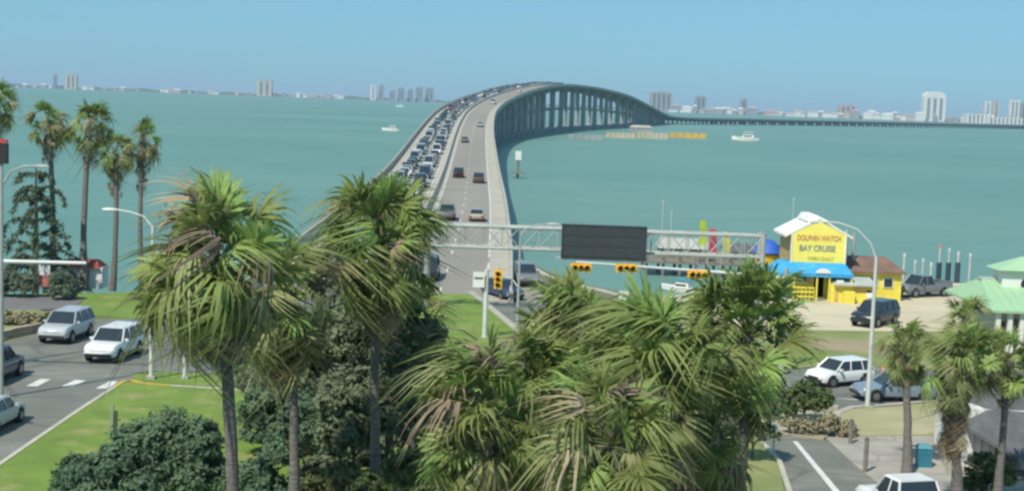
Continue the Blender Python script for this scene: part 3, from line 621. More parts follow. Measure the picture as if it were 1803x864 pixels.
for (bx, d, lst, n, m, lb, sd) in (
    (300, 55, [(245, 780, 45), (300, 765, 50), (350, 775, 45), (270, 830, 50), (340, 830, 55), (385, 840, 40), (320, 800, 50), (230, 800, 40)], 24000, leaf_blue, 'large round dark shrub left of the thick palm trunk', 41),
    (160, 52, [(140, 835, 42), (190, 820, 40), (180, 870, 55), (120, 870, 35), (235, 860, 40)], 14000, leaf_blue, 'lower dark shrub at the bottom of the left lawn', 42),
    (770, 50, [(720, 830, 45), (780, 815, 45), (830, 840, 42), (760, 870, 55)], 9000, leaf_mid, 'bright green shrub at the bottom right of the slim brown trunk', 43),
    (470, 62, [(455, 720, 32), (480, 690, 34), (450, 760, 30), (490, 750, 38), (530, 720, 40), (500, 790, 40), (560, 760, 45)], 14000, leaf_blue, 'tall blue green shrub behind the two big trunks', 51),
    (620, 57, [(590, 700, 42), (640, 680, 40), (610, 760, 50), (700, 740, 42), (720, 680, 36), (570, 830, 40)], 16000, mat('leaf_grey_green', (.24, .29, .16)), 'wide grey green shrub filling the space between the slim and shaggy trunks', 52),
    (480, 54, [(450, 830, 32), (490, 800, 35), (470, 865, 45)], 5000, leaf_blue, 'bluish shrub just right of the thick palm trunk', 44),
    (560, 54, [(545, 850, 35), (600, 845, 38), (530, 790, 25), (630, 860, 30)], 5000, mat('leaf_olive', (.20, .20, .07), (.10, .11, .04), 1.2, .6, trans=.2), 'olive shrub between the two big trunks', 45),
    (640, 52, [(650, 870, 40), (700, 868, 30)], 3000, leaf_mid, 'green shrub at the foot of the slim brown trunk', 46),
    (1420, 73, [(1405, 700, 25), (1440, 705, 28), (1420, 685, 20), (1385, 722, 18)], 5000, leaf_mid, 'green bush on the dry bed beside the white hatchback', 47),
    (1745, 60, [(1730, 820, 28), (1760, 840, 28), (1715, 850, 20)], 3500, leaf_mid, 'low green bush under the white shed wall', 48),
    (1330, 64, [(1335, 720, 35), (1300, 745, 35), (1350, 760, 22)], 3500, leaf_dark, 'dark bush behind the white globe lamp', 49)):
    tree_px(bx, d, lst, n, .125 if d < 56 else .12, m, lb, cat='shrub', name='garden_shrub', seed=sd, group=SG, tr=.08)
tree_px(1450, 70, [(1420, 752, 22), (1460, 745, 22), (1490, 757, 20), (1395, 745, 18)], 2600, .10, leaf_dry, 'dry straw coloured shrub on the island bed', cat='shrub', name='dry_shrub', seed=50, tr=.06)
for (bx, by, lst, m, lb, sd) in (
    (110, 530, [(108, 490, 19), (112, 510, 22)], leaf_dark, 'dark round shrub beside the small kiosk', 61),
    (28, 525, [(15, 495, 26), (42, 500, 24), (-10, 500, 24)], leaf_dark, 'dark hedge at the left edge under the palms', 62),
    (30, 575, [(15, 560, 14), (40, 562, 14), (65, 562, 12)], leaf_dry, 'dry low bushes on the left planting bed', 63),
    (85, 572, [(85, 560, 10), (100, 563, 9)], mat('leaf_olive', (.2, .2, .07)), 'small olive bush at the end of the planting bed', 64),
    (1385, 648, [(1375, 640, 12), (1392, 646, 10)], leaf_mid, 'small bush beside the verge behind the white sedan', 65)):
    b = G(bx, by); tree(b, blobs_px(b, lst, b.y), 2600, .16, m, lb, cat='shrub', name='shore_shrub', seed=sd, tr=.06)
# drooping pine on the left shore
def pine(base, h, label, seed=0):
    rr = random.Random(seed); t = thing('norfolk_pine', label, 'pine tree', base)
    MB().tube([(0, 0, 0), (.05, 0, h*.5), (0, 0, h)], [.28, .18, .04], 8).build('trunk', bark, t, True)
    z = h*.08; V = []; F = []
    while z < h*.98:
        f = z/h; ln = (1-f)**.6*3.9*rr.uniform(.75, 1.1)+.3; nb = 5
        for k in range(nb):
            if rr.random() < .12: continue
            a = k*6.283/nb+rr.uniform(-.4, .4); L = ln*rr.uniform(.45, 1.3)
            P = [Vector((0, 0, z)), Vector((math.cos(a)*L*.45, math.sin(a)*L*.45, z+L*.12)), Vector((math.cos(a)*L*.8, math.sin(a)*L*.8, z-L*.05)), Vector((math.cos(a)*L, math.sin(a)*L, z-L*.5))]
            br = MB().tube(P, [.05, .035, .02, .01], 4).build('branch', bark, t)
            v = []; ff = []
            for q in range(130):
                u = rr.uniform(.15, 1)*3; i = min(2, int(u)); p = P[i].lerp(P[i+1], u-i)+Vector((rr.gauss(0, .1), rr.gauss(0, .1), rr.gauss(0, .08)-.06))
                d = Vector((rr.uniform(-1, 1), rr.uniform(-1, 1), rr.uniform(-1.2, .2))).normalized()*rr.uniform(.2, .5); s = d.cross(Vector((rr.random(), rr.random(), rr.random()))).normalized()*.08
                n0 = len(v); v += [tuple(p-s), tuple(p+s), tuple(p+d)]; ff.append((n0, n0+1, n0+2))
            me = bpy.data.meshes.new('needles'); me.from_pydata(v, [], ff); me.materials.append(leaf_dark); inst('needles', me, br)
        z += .95*rr.uniform(.7, 1.25)
pine(G(62, 516), 9.6, 'dark drooping pine with long tiered branches on the left shore', 5)

# ------------------------------------------------------------------ gantry with message board
dg = 108.0
A = at(752, 436, dg); B = at(1343, 445, dg); zb = (A.z+B.z)/2-.1; Hh = 1.55; Dp = 1.3
gt = thing('overhead_gantry', 'grey steel truss gantry spanning the road in front of the bridge', 'gantry', (0, 0, 0))
xs0, xs1 = A.x, B.x
for dy in (0, Dp):
    for z in (zb, zb+Hh): MB().tube([(xs0, dg+dy, z), (xs1, dg+dy, z)], .11, 8).build('chord', steel, gt, True)
nb = 18; st = (xs1-xs0)/nb
for i in range(nb+1):
    x = xs0+i*st
    for dy in (0, Dp): MB().tube([(x, dg+dy, zb), (x, dg+dy, zb+Hh)], .045, 6).build('upright', steel, gt)
    if i < nb:
        for dy in (0, Dp):
            a, b = ((x, zb), (x+st, zb+Hh)) if (i+(dy > 0)) % 2 else ((x, zb+Hh), (x+st, zb)); MB().tube([(a[0], dg+dy, a[1]), (b[0], dg+dy, b[1])], .045, 6).build('diagonal', steel, gt)
        MB().tube([(x, dg, zb), (x+st, dg+Dp, zb)], .035, 5).build('cross_brace', steel, gt); MB().tube([(x, dg, zb+Hh), (x+st, dg+Dp, zb+Hh)], .035, 5).build('cross_brace', steel, gt)
for x in (xs0, xs1):
    for dy in (0, Dp): MB().tube([(x, dg+dy, GZ-.1), (x, dg+dy, zb+Hh+.25)], .2, 10).build('post', steel, gt, True)
    for z in (2.4, 3.8, 5.2): MB().tube([(x, dg, z), (x, dg+Dp, z)], .05, 6).build('post_brace', steel, gt)
p0, p1 = at(990, 393, dg-.9), at(1137, 455, dg-.9)
ms = thing('message_board', 'large black electronic message board hung on the gantry', 'sign', ((p0.x+p1.x)/2, dg-.75, (p0.z+p1.z)/2-.1))
bw, bh = p1.x-p0.x, 2.45
MB().box((0, 0, 0), (bw, .7, bh)).build('cabinet', sign_black, ms)
fr = MB()
for z in (-bh/2+.05, bh/2-.05): fr.box((0, -.37, z), (bw, .05, .12))
for x in (-bw/2+.06, bw/2-.06): fr.box((x, -.372, 0), (.12, .05, bh-.24))
fr.build('bezel', mat('bezel', (.03, .034, .038), None, 1, .7), ms)
for k in range(5):
    for j in range(3): MB().box((-bw/2+.55+(bw-.6)*k/5+.12, -.36, -bh/2+.5+j*(bh-.2)/3), ((bw-.6)/5-.05, .03, (bh-.35)/3-.05)).build('display_module', mat('led_module', (.04, .05, .055), (.034, .041, .047), 2, .55), ms)
for sx in (-1, 1): MB().box((sx*bw*.33, .5, 0), (.15, .35, 2.0)).build('hanger', steel, ms)
MB().box((-.1, .25, -bh/2-.07), (bw+.6, .9, .08)).build('catwalk', steel, ms)
for x in (-2.3, -1.2, .2, 2.4): MB().tube([(x, .2, bh/2), (x, .2, bh/2+.35)], .04, 6).build('antenna', steel, ms)

# ------------------------------------------------------------------ signals and lamps
def signal(loc, rz, label, group='yellow traffic signals over the right road', horiz=True, back=True):
    t = thing('traffic_signal', label, 'traffic signal', loc, rz, group)
    dx, dz = (1.12, .38) if horiz else (.38, 1.12)
    MB().box((0, 0, 0), (dx, .28, dz)).build('housing', sig_yellow, t)
    MB().box((0, -.155 if back else .155, 0), (dx+.16, .02, dz+.14)).build('backplate', sig_yellow, t)
    for k, c in zip((-1, 0, 1), ((.10, .01, .01), (.12, .07, .01), (.01, .09, .04))):
        o = (k*.36, -.20, 0) if horiz else (0, -.20, -k*.36)
        l = MB().tube([(o[0], -.165, o[2]), (o[0], -.21, o[2])], .14, 14).build('lens', mat('lens_%d' % k, c, None, 4, .3), t)
        v = MB(); pts = [(o[0]+math.cos(a)*.17, o[2]+math.sin(a)*.17) for a in [R(x) for x in range(-10, 191, 20)]]
        v.rings([[(x, -.165, z) for x, z in pts], [(x, -.40, z+.0) for x, z in pts]], cap=False, close=False); v.build('visor', sig_yellow, t)
    MB().tube([(0, .17, -.1), (0, .17, dz/2+.2)], .04, 6).build('bracket', steel, t); return t
# mast arm on the right
db = 88.0
top = at(1384, 490, db); tip = at(1014, 464, db-1); zz = top.z
sm = thing('signal_mast', 'grey signal pole with a long arm left of the yellow shop', 'signal mast', (top.x, db, GZ))
MB().tube([(0, 0, -.1), (0, 0, 3), (0, 0, top.z-GZ+.6)], [.22, .18, .14], 10).build('pole', steel, sm, True)
arm_dx = tip.x-top.x
MB().tube([(0, 0, top.z-GZ), (arm_dx*.3, -.3, top.z-GZ+.25), (arm_dx, -1, tip.z-GZ+.1)], [.13, .10, .055], 8).build('arm', white_steel, sm, True)
MB().box((0, -.1, 2.2), (.5, .35, .75)).build('control_box', steel, sm)
for x, y, lb in ((1022, 470, 'yellow traffic signal at the tip of the arm, left of the three'), (1102, 471, 'yellow traffic signal in the middle of the arm below the message board'), (1228, 482, 'yellow traffic signal closest to the mast pole')):
    p = at(x, y, db-.8); signal((p.x, db-.95, p.z), R(3), lb)
# pole with the signal at the bridge approach
b = G(853, 597); sp = thing('signal_pole', 'thick white signal pole standing on the triangular lawn', 'pole', b)
MB().tube([(0, 0, -.1), (0, 0, 4.6)], [.17, .15], 10).build('pole', white_steel, sp, True)
MB().box((0, 0, .08), (.5, .5, .2)).build('base', concrete, sp); MB().tube([(0, 0, 4.1), (.8, 0, 4.1)], .05, 6).build('bracket', steel, sp)
signal((b.x+.78, b.y-.1, b.z+4.0), R(-8), 'yellow signal on the white pole by the bridge approach', None, False)
b2 = at(843, 492, b.y-.3); sg = thing('road_sign', 'white rectangular sign fixed on the white signal pole', 'sign', b2)
MB().box((0, 0, 0), (.75, .04, 1.0)).build('panel', white_wall, sg); MB().box((0, -.03, .1), (.55, .012, .12)).build('stripe', grey_roof, sg); MB().tube([(0, .06, 0), (.35, .06, 0)], .03, 5).build('clamp', steel, sg)
def lamp(base, h, pts, label, group='street lamps', r=.11, m=white_steel):
    t = thing('street_lamp', label, 'street lamp', base, 0, group)
    MB().tube([(0, 0, -.1), (0, 0, h*.5), (0, 0, h)], [r*1.2, r, r*.75], 10).build('pole', m, t, True)
    MB().box((0, 0, .1), (.45, .45, .24)).build('base_plate', concrete, t)
    P = [(0, 0, h-.15)]+pts; MB().tube(P, [r*.6]+[r*.45]*(len(P)-1), 8).build('arm', m, t, True)
    e = Vector(P[-1]); d = (e-Vector(P[-2])).normalized(); sx = 1 if d.x > 0 else -1
    rs = []
    for k, (u, wv, hv) in enumerate(((0, .07, .05), (.2, .13, .08), (.6, .15, .09), (.8, .08, .04))):
        rs.append([e+Vector((sx*u, y, z)) for y, z in ((-wv, -hv*.3), (-wv*.7, hv), (wv*.7, hv), (wv, -hv*.3))])
    hd = MB().rings(rs).build('lamp_head', m, t, True); MB().box((e.x+sx*.42, 0, e.z-.05), (.4, .2, .05)).build('lens', lamp_glass, hd); return t
b = G(1527, 720); lamp(b, 8.1, [(-.35, 0, 8.8), (-1.1, 0, 9.5), (-2.1, 0, 9.8), (-2.9, 0, 9.82)], 'tall pale lamp post with a curved arm by the cross road', r=.11, m=mat('pale_steel', (.6, .62, .58), (.5, .52, .48), 1.2, .5))
b = G(909, 622); lamp(b, 7.4, [(.3, 0, 7.75), (.9, 0, 8.0), (1.6, 0, 8.1)], 'thin grey lamp post at the tip of the triangular lawn', r=.09, m=steel)
b = G(266, 668); lamp(b, 8.3, [(-.5, 0, 8.75), (-1.2, 0, 8.95), (-1.9, 0, 9.05)], 'lamp post behind the big left palm, arm to the left', r=.1)
b = G(590, 650); lamp(b, 6.3, [(-.8, 0, 6.65), (-2.0, 0, 6.75), (-3.0, 0, 6.7)], 'lamp post hidden among the palms with only its arm showing', r=.1)
b = G(2, 640); lamp(b, 10.0, [(.5, 0, 10.7), (1.2, 0, 11.0), (1.8, 0, 11.05)], 'grey lamp post at the left edge in front of the pine', r=.12, m=steel)
b = G(326, 668); wp = thing('white_pole', 'plain white pole on the grass strip behind the yellow kerb', 'pole', b)
MB().tube([(0, 0, -.1), (0, 0, 5.2)], [.14, .11], 10).build('shaft', white_steel, wp, True); MB().tube([(0, 0, 5.18), (0, 0, 5.28)], [.14, .05], 10).build('cap', steel, wp); MB().box((0, 0, .08), (.36, .36, .2)).build('base', concrete, wp)
b = G(-75, 655); wm = thing('signal_mast', 'white mast arm reaching in from the left edge above the road', 'signal mast', b)
q = at(152, 463, b.y); MB().tube([(0, 0, -.1), (0, 0, q.z-b.z+.5)], [.2, .14], 10).build('pole', white_steel, wm, True)
MB().tube([(0, 0, q.z-b.z-.1), (q.x-b.x, 0, q.z-b.z)], [.13, .09], 8).build('arm', white_steel, wm, True)
# white globe path lamp
b = G(1361, 806); gl = thing('globe_lamp', 'short lamp post with a white globe beside the asphalt road', 'street lamp', b)
MB().tube([(0, 0, -.05), (0, 0, 1.25)], [.06, .045], 8).build('post', white_steel, gl, True)
me = bpy.data.meshes.new('globe'); bm = bmesh.new(); bmesh.ops.create_icosphere(bm, subdivisions=3, radius=.16); bm.to_mesh(me); bm.free(); me.materials.append(white_wall); inst('globe', me, gl, loc=(0, 0, 1.4))
MB().tube([(0, 0, 1.22), (0, 0, 1.28)], [.09, .11], 8).build('collar', steel, gl)
# lawn marker post
b = G(200, 792, GZ+.12); mk = thing('marker_post', 'slim green and dark post standing in the left lawn', 'post', b)
MB().box((-.07, 0, 1.0), (.12, .12, 2.0)).build('post', mat('post_pale_green', (.25, .36, .2), None, 2, .6), mk); MB().box((.07, .02, .95), (.14, .10, 1.5)).build('board', mat('post_dark_green', (.05, .09, .05), None, 2, .7), mk)  # pale green box on the left, dark green box on the right

# ------------------------------------------------------------------ yellow shop
o = G(1434, 520); o.z = GZ+.05; oy = G(1434, 528).y
k = oy/2600; X = lambda px, y=520: (at(px, y, oy).x-o.x)
Z = lambda px, y: at(px, y, oy).z-o.z
sh = thing('yellow_shop', 'two storey yellow shop with a blue awning and painted gable sign', 'shop', (o.x, oy, o.z))
x0, x1 = X(1393, 430), X(1489, 430); ztop = Z(1440, 414); zmid = Z(1440, 470); zpk = Z(1442, 389); dep = 5.0
zeave = Z(1395, 412)
# upper storey
MB().box(((x0+x1)/2, dep/2, (zmid+zeave)/2), (x1-x0, dep, zeave-zmid)).build('upper_wall', tan_wall, sh)
gb = [(x0, zeave), (x1, zeave), (x1*.9+x0*.1, zeave+.25), ((x0+x1)/2, zpk), (x0*.9+x1*.1, zeave+.25)]
sgp = [(x0-.02, zmid+.1), (x1+.02, zmid+.1), (x1+.02, zeave+.1), ((x0+x1)/2, zpk), (x0-.02, zeave+.1)]
pb = MB(); pb.rings([[(a, -.12, z) for a, z in sgp], [(a, -.01, z) for a, z in sgp]]); pb.build('gable_sign', sign_yellow, sh)
xm = (x0+x1)/2
for s_ in (-1, 1):
    e = x0-.55 if s_ < 0 else x1+.55
    rp = [(e, zeave-.25), (xm, zpk+.12), (xm, zpk+.30), (e, zeave-.07)]
    MB().rings([[(a, -.15, z) for a, z in rp], [(a, dep+.4, z) for a, z in rp]]).build('roof_slope', white_wall, sh)
MB().rings([[(xm-1.0, dep*.1, zpk-.1), (xm+1.0, dep*.1, zpk-.1), (xm+1.0, dep*.9, zpk-.1), (xm-1.0, dep*.9, zpk-.1)], [(xm-.75, dep*.15, zpk+.42), (xm-.1, dep*.15, zpk+.42), (xm-.1, dep*.85, zpk+.42), (xm-.75, dep*.85, zpk+.42)]]).build('ridge_cap', white_wall, sh)
# lettering
def text(s, size, loc, m, parent, name='lettering', ext=.015, rot=(R(90), 0, 0), w=None):
    c = bpy.data.curves.new(name, 'FONT'); c.body = s; c.size = size; c.extrude = ext; c.align_x = 'CENTER'; c.align_y = 'CENTER'; c.offset = size*.02
    ob = bpy.data.objects.new(name, c); COL.objects.link(ob); ob.parent = parent; ob.location = loc; ob.rotation_euler = rot; c.materials.append(m)
    bpy.context.view_layer.update()
    f = w/ob.dimensions.x if w else 1
    me = bpy.data.meshes.new_from_object(ob); bpy.data.objects.remove(ob); r = inst(name, me, parent, loc=loc); r.rotation_euler = rot; r.scale = (f, 1, 1)
    return r
hs = zeave-zmid
text('DOLPHIN WATCH', .62, (xm, -.14, zmid+hs*.90), mat('red_lettering', (.58, .26, .12), None, 3, .6), sh, w=(x1-x0)*.80)
text('BAY CRUISE', .68, (xm-.1, -.14, zmid+hs*.58), mat('navy_lettering', (.20, .27, .28), None, 3, .6), sh, w=(x1-x0)*.66)
text('OPEN DAILY', .40, (xm+.2, -.14, zmid+hs*.27), mat('olive_lettering', (.55, .50, .12), None, 3, .6), sh, w=(x1-x0)*.48)
for i in range(9):
    z = zmid+.2+i*(zeave-zmid)/9; MB().box((x0-.012, dep/2, z), (.03, dep, .03)).build('board_joint', wood, sh)
for a in (x0+.02, x1-.02): MB().box((a, -.16, (zmid+zeave)/2), (.12, .07, zeave-zmid)).build('corner_trim', white_wall, sh)
# ground floor
gz1 = zmid-.15
MB().box(((x0+x1)/2, dep/2+.6, gz1/2-.1), (x1-x0+.4, dep, gz1+.2)).build('ground_wall', yellow_wall, sh)
# awning
ax0, ax1 = X(1357, 475), X(1497, 475)
aw = MB(); zt, zbw = Z(1430, 464), Z(1430, 484)
aw.rings([[(ax0, -1.3, zbw), (ax1, -1.3, zbw), (ax1, dep*.5, zbw+.1), (ax0, dep*.5, zbw+.1)], [(ax0, -1.3, zbw+.28), (ax1, -1.3, zbw+.28), (ax1, dep*.5, zbw+.3), (ax0, dep*.5, zbw+.3)], [(ax0+.9, -.13, zt+.12), (ax1-.5, -.13, zt+.12), (ax1-.5, dep*.4, zt+.12), (ax0+.9, dep*.4, zt+.12)]])
aw.build('awning', blue_awn, sh)
ar = [(xm+.25+math.cos(a)*.62, zbw+.32+math.sin(a)*.40) for a in [R(v) for v in range(0, 181, 15)]]
MB().rings([[(a, -1.38, z) for a, z in ar], [(a, -1.31, z) for a, z in ar]]).build('arch_sign', white_wall, sh)
for px in (1361, 1372, 1392, 1432, 1454, 1492):
    a = X(px); MB().box((a, -1.15, zbw/2), (.12, .12, zbw)).build('awning_post', yellow_wall if px > 1380 else white_wall, sh)
yf = .6-.02
MB().box((X(1443), yf+.08, Z(0, 0)*0+1.06), (.82, .12, 2.1)).build('door', door_m, sh)
MB().box((X(1443), yf-.25, .08), (1.0, .5, .16)).build('step', white_wall, sh)
wf = MB().box((X(1412), yf+.02, 1.75), (1.0, .1, .85)).build('window', white_wall, sh); MB().box((X(1412), yf-.04, 1.75), (.84, .03, .7)).build('pane', glass, wf)
MB().box((X(1378), yf+.1, 1.35), (1.1, .06, 2.1)).build('shade_panel', grey_roof, sh)
for px0, px1, nm in ((1392, 1428, 'railing'),):
    a, b_ = X(px0), X(px1)
    for z in (.35, .75, 1.1): MB().box(((a+b_)/2, -1.15, z), (b_-a, .07, .12)).build('rail', yellow_wall, sh)
    for i in range(6): MB().box((a+(b_-a)*i/5, -1.1, .6), (.07, .05, 1.1)).build('rail_post', yellow_wall, sh)
# lean-to on the right
lx0, lx1 = X(1456), X(1532); lz = Z(1500, 492)
MB().box(((lx0+lx1)/2, .1, lz/2-.2), (lx1-lx0, 2.6, lz-.05)).build('counter_wall', yellow_wall, sh)
MB().rings([[(lx0+.2, -1.6, lz-.35), (lx1+.2, -1.6, lz-.35), (lx1-.1, 2.2, lz+.25), (lx0+.4, 2.2, lz+.25)], [(lx0+.2, -1.6, lz-.2), (lx1+.2, -1.6, lz-.2), (lx1-.1, 2.2, lz+.4), (lx0+.4, 2.2, lz+.4)]]).build('lean_to_roof', mat('pale_metal_roof', (.50, .54, .52), (.38, .42, .4), .8, .5), sh)
MB().box((X(1512), -1.22, 1.25), (1.5, .04, .75)).build('serving_hatch', tan_wall, sh)
MB().box((X(1486), -1.75, .5), (.9, .5, 1.0)).build('serving_counter', yellow_wall, sh)
MB().box((X(1466), -1.25, .6), (.25, .06, .9)).build('vent_panel', tan_wall, sh)
for px, w_, h_, z, c_m in ((1398, .45, .6, 1.5, white_wall), (1425, .4, .55, 1.55, boom_w), (1461, .35, .5, 1.6, white_wall)):
    MB().box((X(px), yf-.03, z), (w_, .03, h_)).build('poster', c_m, sh)
for px, w_, h_ in ((1472, .6, .45), (1524, .5, .6)): MB().box((X(px), -1.225, .75 if px > 1500 else 1.6), (w_, .03, h_)).build('poster', white_wall, sh)
# right annex
rx0, rx1 = X(1489), X(1591); rz = Z(1560, 480)
MB().box(((rx0+rx1)/2, 3.4, rz/2-.1), (rx1-rx0, 5, rz+.1)).build('annex_wall', yellow_wall, sh)
MB().rings([[(rx0-.1, .5, rz-.15), (rx1+.3, .5, rz-.15), (rx1+.3, 6.3, rz-.15), (rx0-.1, 6.3, rz-.15)], [(rx0-.1, .5, rz), (rx1+.3, .5, rz), (rx1+.3, 6.3, rz), (rx0-.1, 6.3, rz)], [(rx0+.2, 3.2, rz+1.0), (rx1-.8, 3.2, rz+1.0), (rx1-.8, 3.7, rz+1.0), (rx0+.2, 3.7, rz+1.0)]]).build('annex_roof', brown_roof, sh)
for px in (1567, 1540):
    wf = MB().box((X(px), .86, rz*.62), (.85, .1, .85)).build('window', white_wall, sh); MB().box((X(px), .80, rz*.62), (.7, .03, .7)).build('pane', glass, wf)
for px, y0 in ((1497, 418), (1511, 424)): MB().tube([(X(px), 2.6, rz+.5), (X(px), 2.6, Z(px, y0)+.4)], .14, 8).build('vent_pipe', steel, sh)

# ------------------------------------------------------------------ shed and pier behind the gantry
def shed(px0, px1, ytop, ybase, d, wallm, roofm, label, door=None):
    a, b_ = at(px0, ybase, d), at(px1, ybase, d); wd = b_.x-a.x; zt = at((px0+px1)/2, ytop, d).z; zb_ = min(a.z, b_.z)
    t = thing('dock_shed', label, 'shed', ((a.x+b_.x)/2, d, zb_), 0, 'sheds on the pier behind the gantry'); h = zt-zb_
    MB().box((0, 1.8, h*.3), (wd, 3.6, h*.6)).build('wall', wallm, t)
    MB().rings([[(-wd/2-.3, -.3, h*.58), (wd/2+.3, -.3, h*.58), (wd/2+.3, 3.9, h*.58), (-wd/2-.3, 3.9, h*.58)], [(-wd/2, 1.5, h), (wd/2, 1.5, h), (wd/2, 2.1, h), (-wd/2, 2.1, h)]]).build('roof', roofm, t)
    if door is not None: MB().box((door, -.02, h*.27), (1.0, .06, h*.5)).build('door', door_m, t)
    for k in range(3): wf = MB().box((-wd/2+wd*(k+.5)/3+.3, -.03, h*.35), (.6, .06, .5)).build('window', glass, t)
    return t
pd = 150.0
pz = at(1240, 478, pd).z
pr = thing('fishing_pier', 'grey timber pier standing over the water behind the gantry', 'pier')
xa, xb = at(1130, 480, pd).x, at(1345, 480, pd).x
nn = 24
for i in range(nn): MB().box((xa+(xb-xa)*(i+.5)/nn, pd+1, 1.35), ((xb-xa)/nn-.04, 6, .14)).build('plank', wood, pr)
for i in range(8):
    for dy in (-1.6, 3.6): MB().tube([(xa+.3+(xb-xa-.6)*i/7, pd+dy, -1), (xa+.3+(xb-xa-.6)*i/7, pd+dy, 2.3)], .15, 8).build('piling', wood, pr)
for z in (1.9, 2.3): MB().box(((xa+xb)/2, pd-1.75, z), (xb-xa, .08, .1)).build('rail', wood, pr)
olive = mat('olive_wall', (.30, .29, .22), (.24, .23, .18), .8, .85)
s1 = shed(1163, 1246, 438, 474, pd, olive, mat('pale_roof', (.42, .42, .38), (.36, .36, .33), .5, .8), 'pale roofed shed with a dark doorway on the pier', 1.6); s1.location.z = 1.42
s2 = shed(1278, 1334, 447, 476, pd+1, mat('grey_wall', (.25, .27, .26), None, 1, .8), grey_roof, 'smaller grey shed at the right end of the pier'); s2.location.z = 1.42
# feather flags by the quay
def flag(px, ytop, ybot, d, c, label, seed=0):
    top = at(px, ytop, d); bz = GZ+.05; t = thing('feather_flag', label, 'flag', (top.x, d, bz), 0, 'bright advertising flags by the quay')
    hh = top.z-bz; MB().tube([(0, 0, 0), (0, 0, hh*.7), (.12, 0, hh*.93), (.45, 0, hh)], [.035, .03, .02, .012], 6).build('pole', steel, t)
    rs = []; zb_ = at(px, ybot, d).z-bz
    for i in range(9):
        f = i/8; z = zb_+(hh-zb_)*f; wv = math.sin(f*4+seed)*.12; r_ = .75*(1-.35*f*f); rs.append([(.03, 0, z), (r_*.5, wv, z), (r_, wv*1.6, z+.05*math.sin(f*6))])
    MB().rings([[*r, *[(x, y+.02, z) for x, y, z in r[::-1]]] for r in rs]).build('cloth', mat('flag_'+c[0], c[1], tuple(v*.8 for v in c[1]), 1.5, .7, trans=.25), t, True)
    b_ = MB().box((0, 0, .04), (.5, .5, .08)).build('base', black_pl, t)
flag(1232, 388, 432, 121, ('lime', (.55, .72, .05)), 'lime green feather flag, tallest of the three', 0)
flag(1249, 402, 447, 121, ('red', (.62, .10, .16)), 'red feather flag between the green and yellow ones', 1)
flag(1272, 408, 445, 121, ('yellow', (.78, .74, .12)), 'yellow feather flag right of the red one', 2)
# blue and yellow stall
b = G(1348, 508); st_ = thing('beach_stall', 'round yellow stall under a bright blue canopy left of the shop', 'stall', (b.x, b.y, GZ+.05))
kk = b.y/2600; rs = []
def ringc(r, z, n=14): return [(math.cos(2*math.pi*i/n)*r, math.sin(2*math.pi*i/n)*r, z) for i in range(n)]
MB().rings([ringc(.95, 0), ringc(1.0, 1.7)]).build('counter', mat('brown_stall', (.25, .17, .07), None, 2, .8), st_); MB().rings([ringc(1.02, 1.7), ringc(1.08, 3.0)]).build('upper_panel', mat('gold_stall', (.62, .45, .03), None, 2, .7), st_, True)
MB().tube([(0, 0, 2.9), (0, 0, 4.2)], .05, 6).build('mast', steel, st_)
MB().rings([ringc(1.35, 3.15), ringc(1.0, 3.8), ringc(.45, 4.2), ringc(.05, 4.3)]).build('canopy', mat('blue_canopy', (.03, .12, .55), None, 2, .6), st_, True)
# docked boat by the quay
def boat(loc, L, rz, label, hullm=white_wall, name='motor_boat', group=None, canopy=None):
    t = thing(name, label, 'boat', loc, rz, group); rs = []
    for f, wv, zk, zt in ((0, .9, .1, .95), (.3, 1, 0, .95), (.6, .95, 0, 1.05), (.85, .55, .15, 1.25), (1, .04, .7, 1.4)):
        x = -L/2+f*L; h = L*.15; s_ = L*.13; rs.append([(x, 0, (zk-.35)*s_), (x, -h*wv*.8, zk*s_+.02), (x, -h*wv, zt*s_), (x, h*wv, zt*s_), (x, h*wv*.8, zk*s_+.02)])
    s_ = L*.13; MB().rings(rs).build('hull', hullm, t)
    MB().rings([[(-L*.3, -L*.11, s_), (L*.15, -L*.1, s_), (L*.15, L*.1, s_), (-L*.3, L*.11, s_)], [(-L*.28, -L*.10, s_*1.9), (L*.06, -L*.09, s_*1.9), (L*.06, L*.09, s_*1.9), (-L*.28, L*.10, s_*1.9)]]).build('cabin', white_wall, t)
    for sy in (-1, 1): MB().box((-L*.08, sy*L*.108, s_*1.45), (L*.3, .04, s_*.35)).build('side_window', glass, t)
    MB().box((L*.118, 0, s_*1.48), (L*.02, L*.16, s_*.4)).build('windscreen', glass, t)
    MB().box((-L*.12, 0, s_*2.55), (L*.38, L*.22, s_*.12)).build('hardtop', canopy or white_wall, t)
    for sx in (-.28, .04):
        for sy in (-1, 1): MB().tube([(L*sx, sy*L*.09, s_*1.9), (L*sx, sy*L*.09, s_*2.5)], L*.004, 4).build('stanchion', steel, t)
    return t
p = at(1312, 247, 800); boat((p.x, 800, .1), 14.5, R(178), 'white motor yacht cruising alone on the right of the bay')
p = G(688, 231, 0); boat((p.x, p.y, 0), 9, R(170), 'small white boat left of the bridge, closest to it')
p = G(705, 177, 0); boat((at(705, 173, 2600).x, 2600, 0), 15, R(170), 'distant white ferry under the far left towers')
p = G(1203, 522, 0); boat((p.x, 136, 0), 3.6, R(150), 'small white and blue boat moored at the quay', canopy=blue_awn)
# marker sign beside the bridge
p = at(895, 284, 330); t = thing('channel_marker', 'white navigation board on a piling right beside the bridge', 'navigation marker', (p.x+2.2, 330, 0))
zc = at(895, 274, 330).z
MB().tube([(0, 0, -1), (0, 0, zc)], .25, 8).build('piling', wood, t); MB().box((0, -.3, zc+.1), (1.35, .12, 2.0)).build('board', white_wall, t)
MB().box((0, 0, 1.2), (3, 3, .3)).build('platform', wood, t)
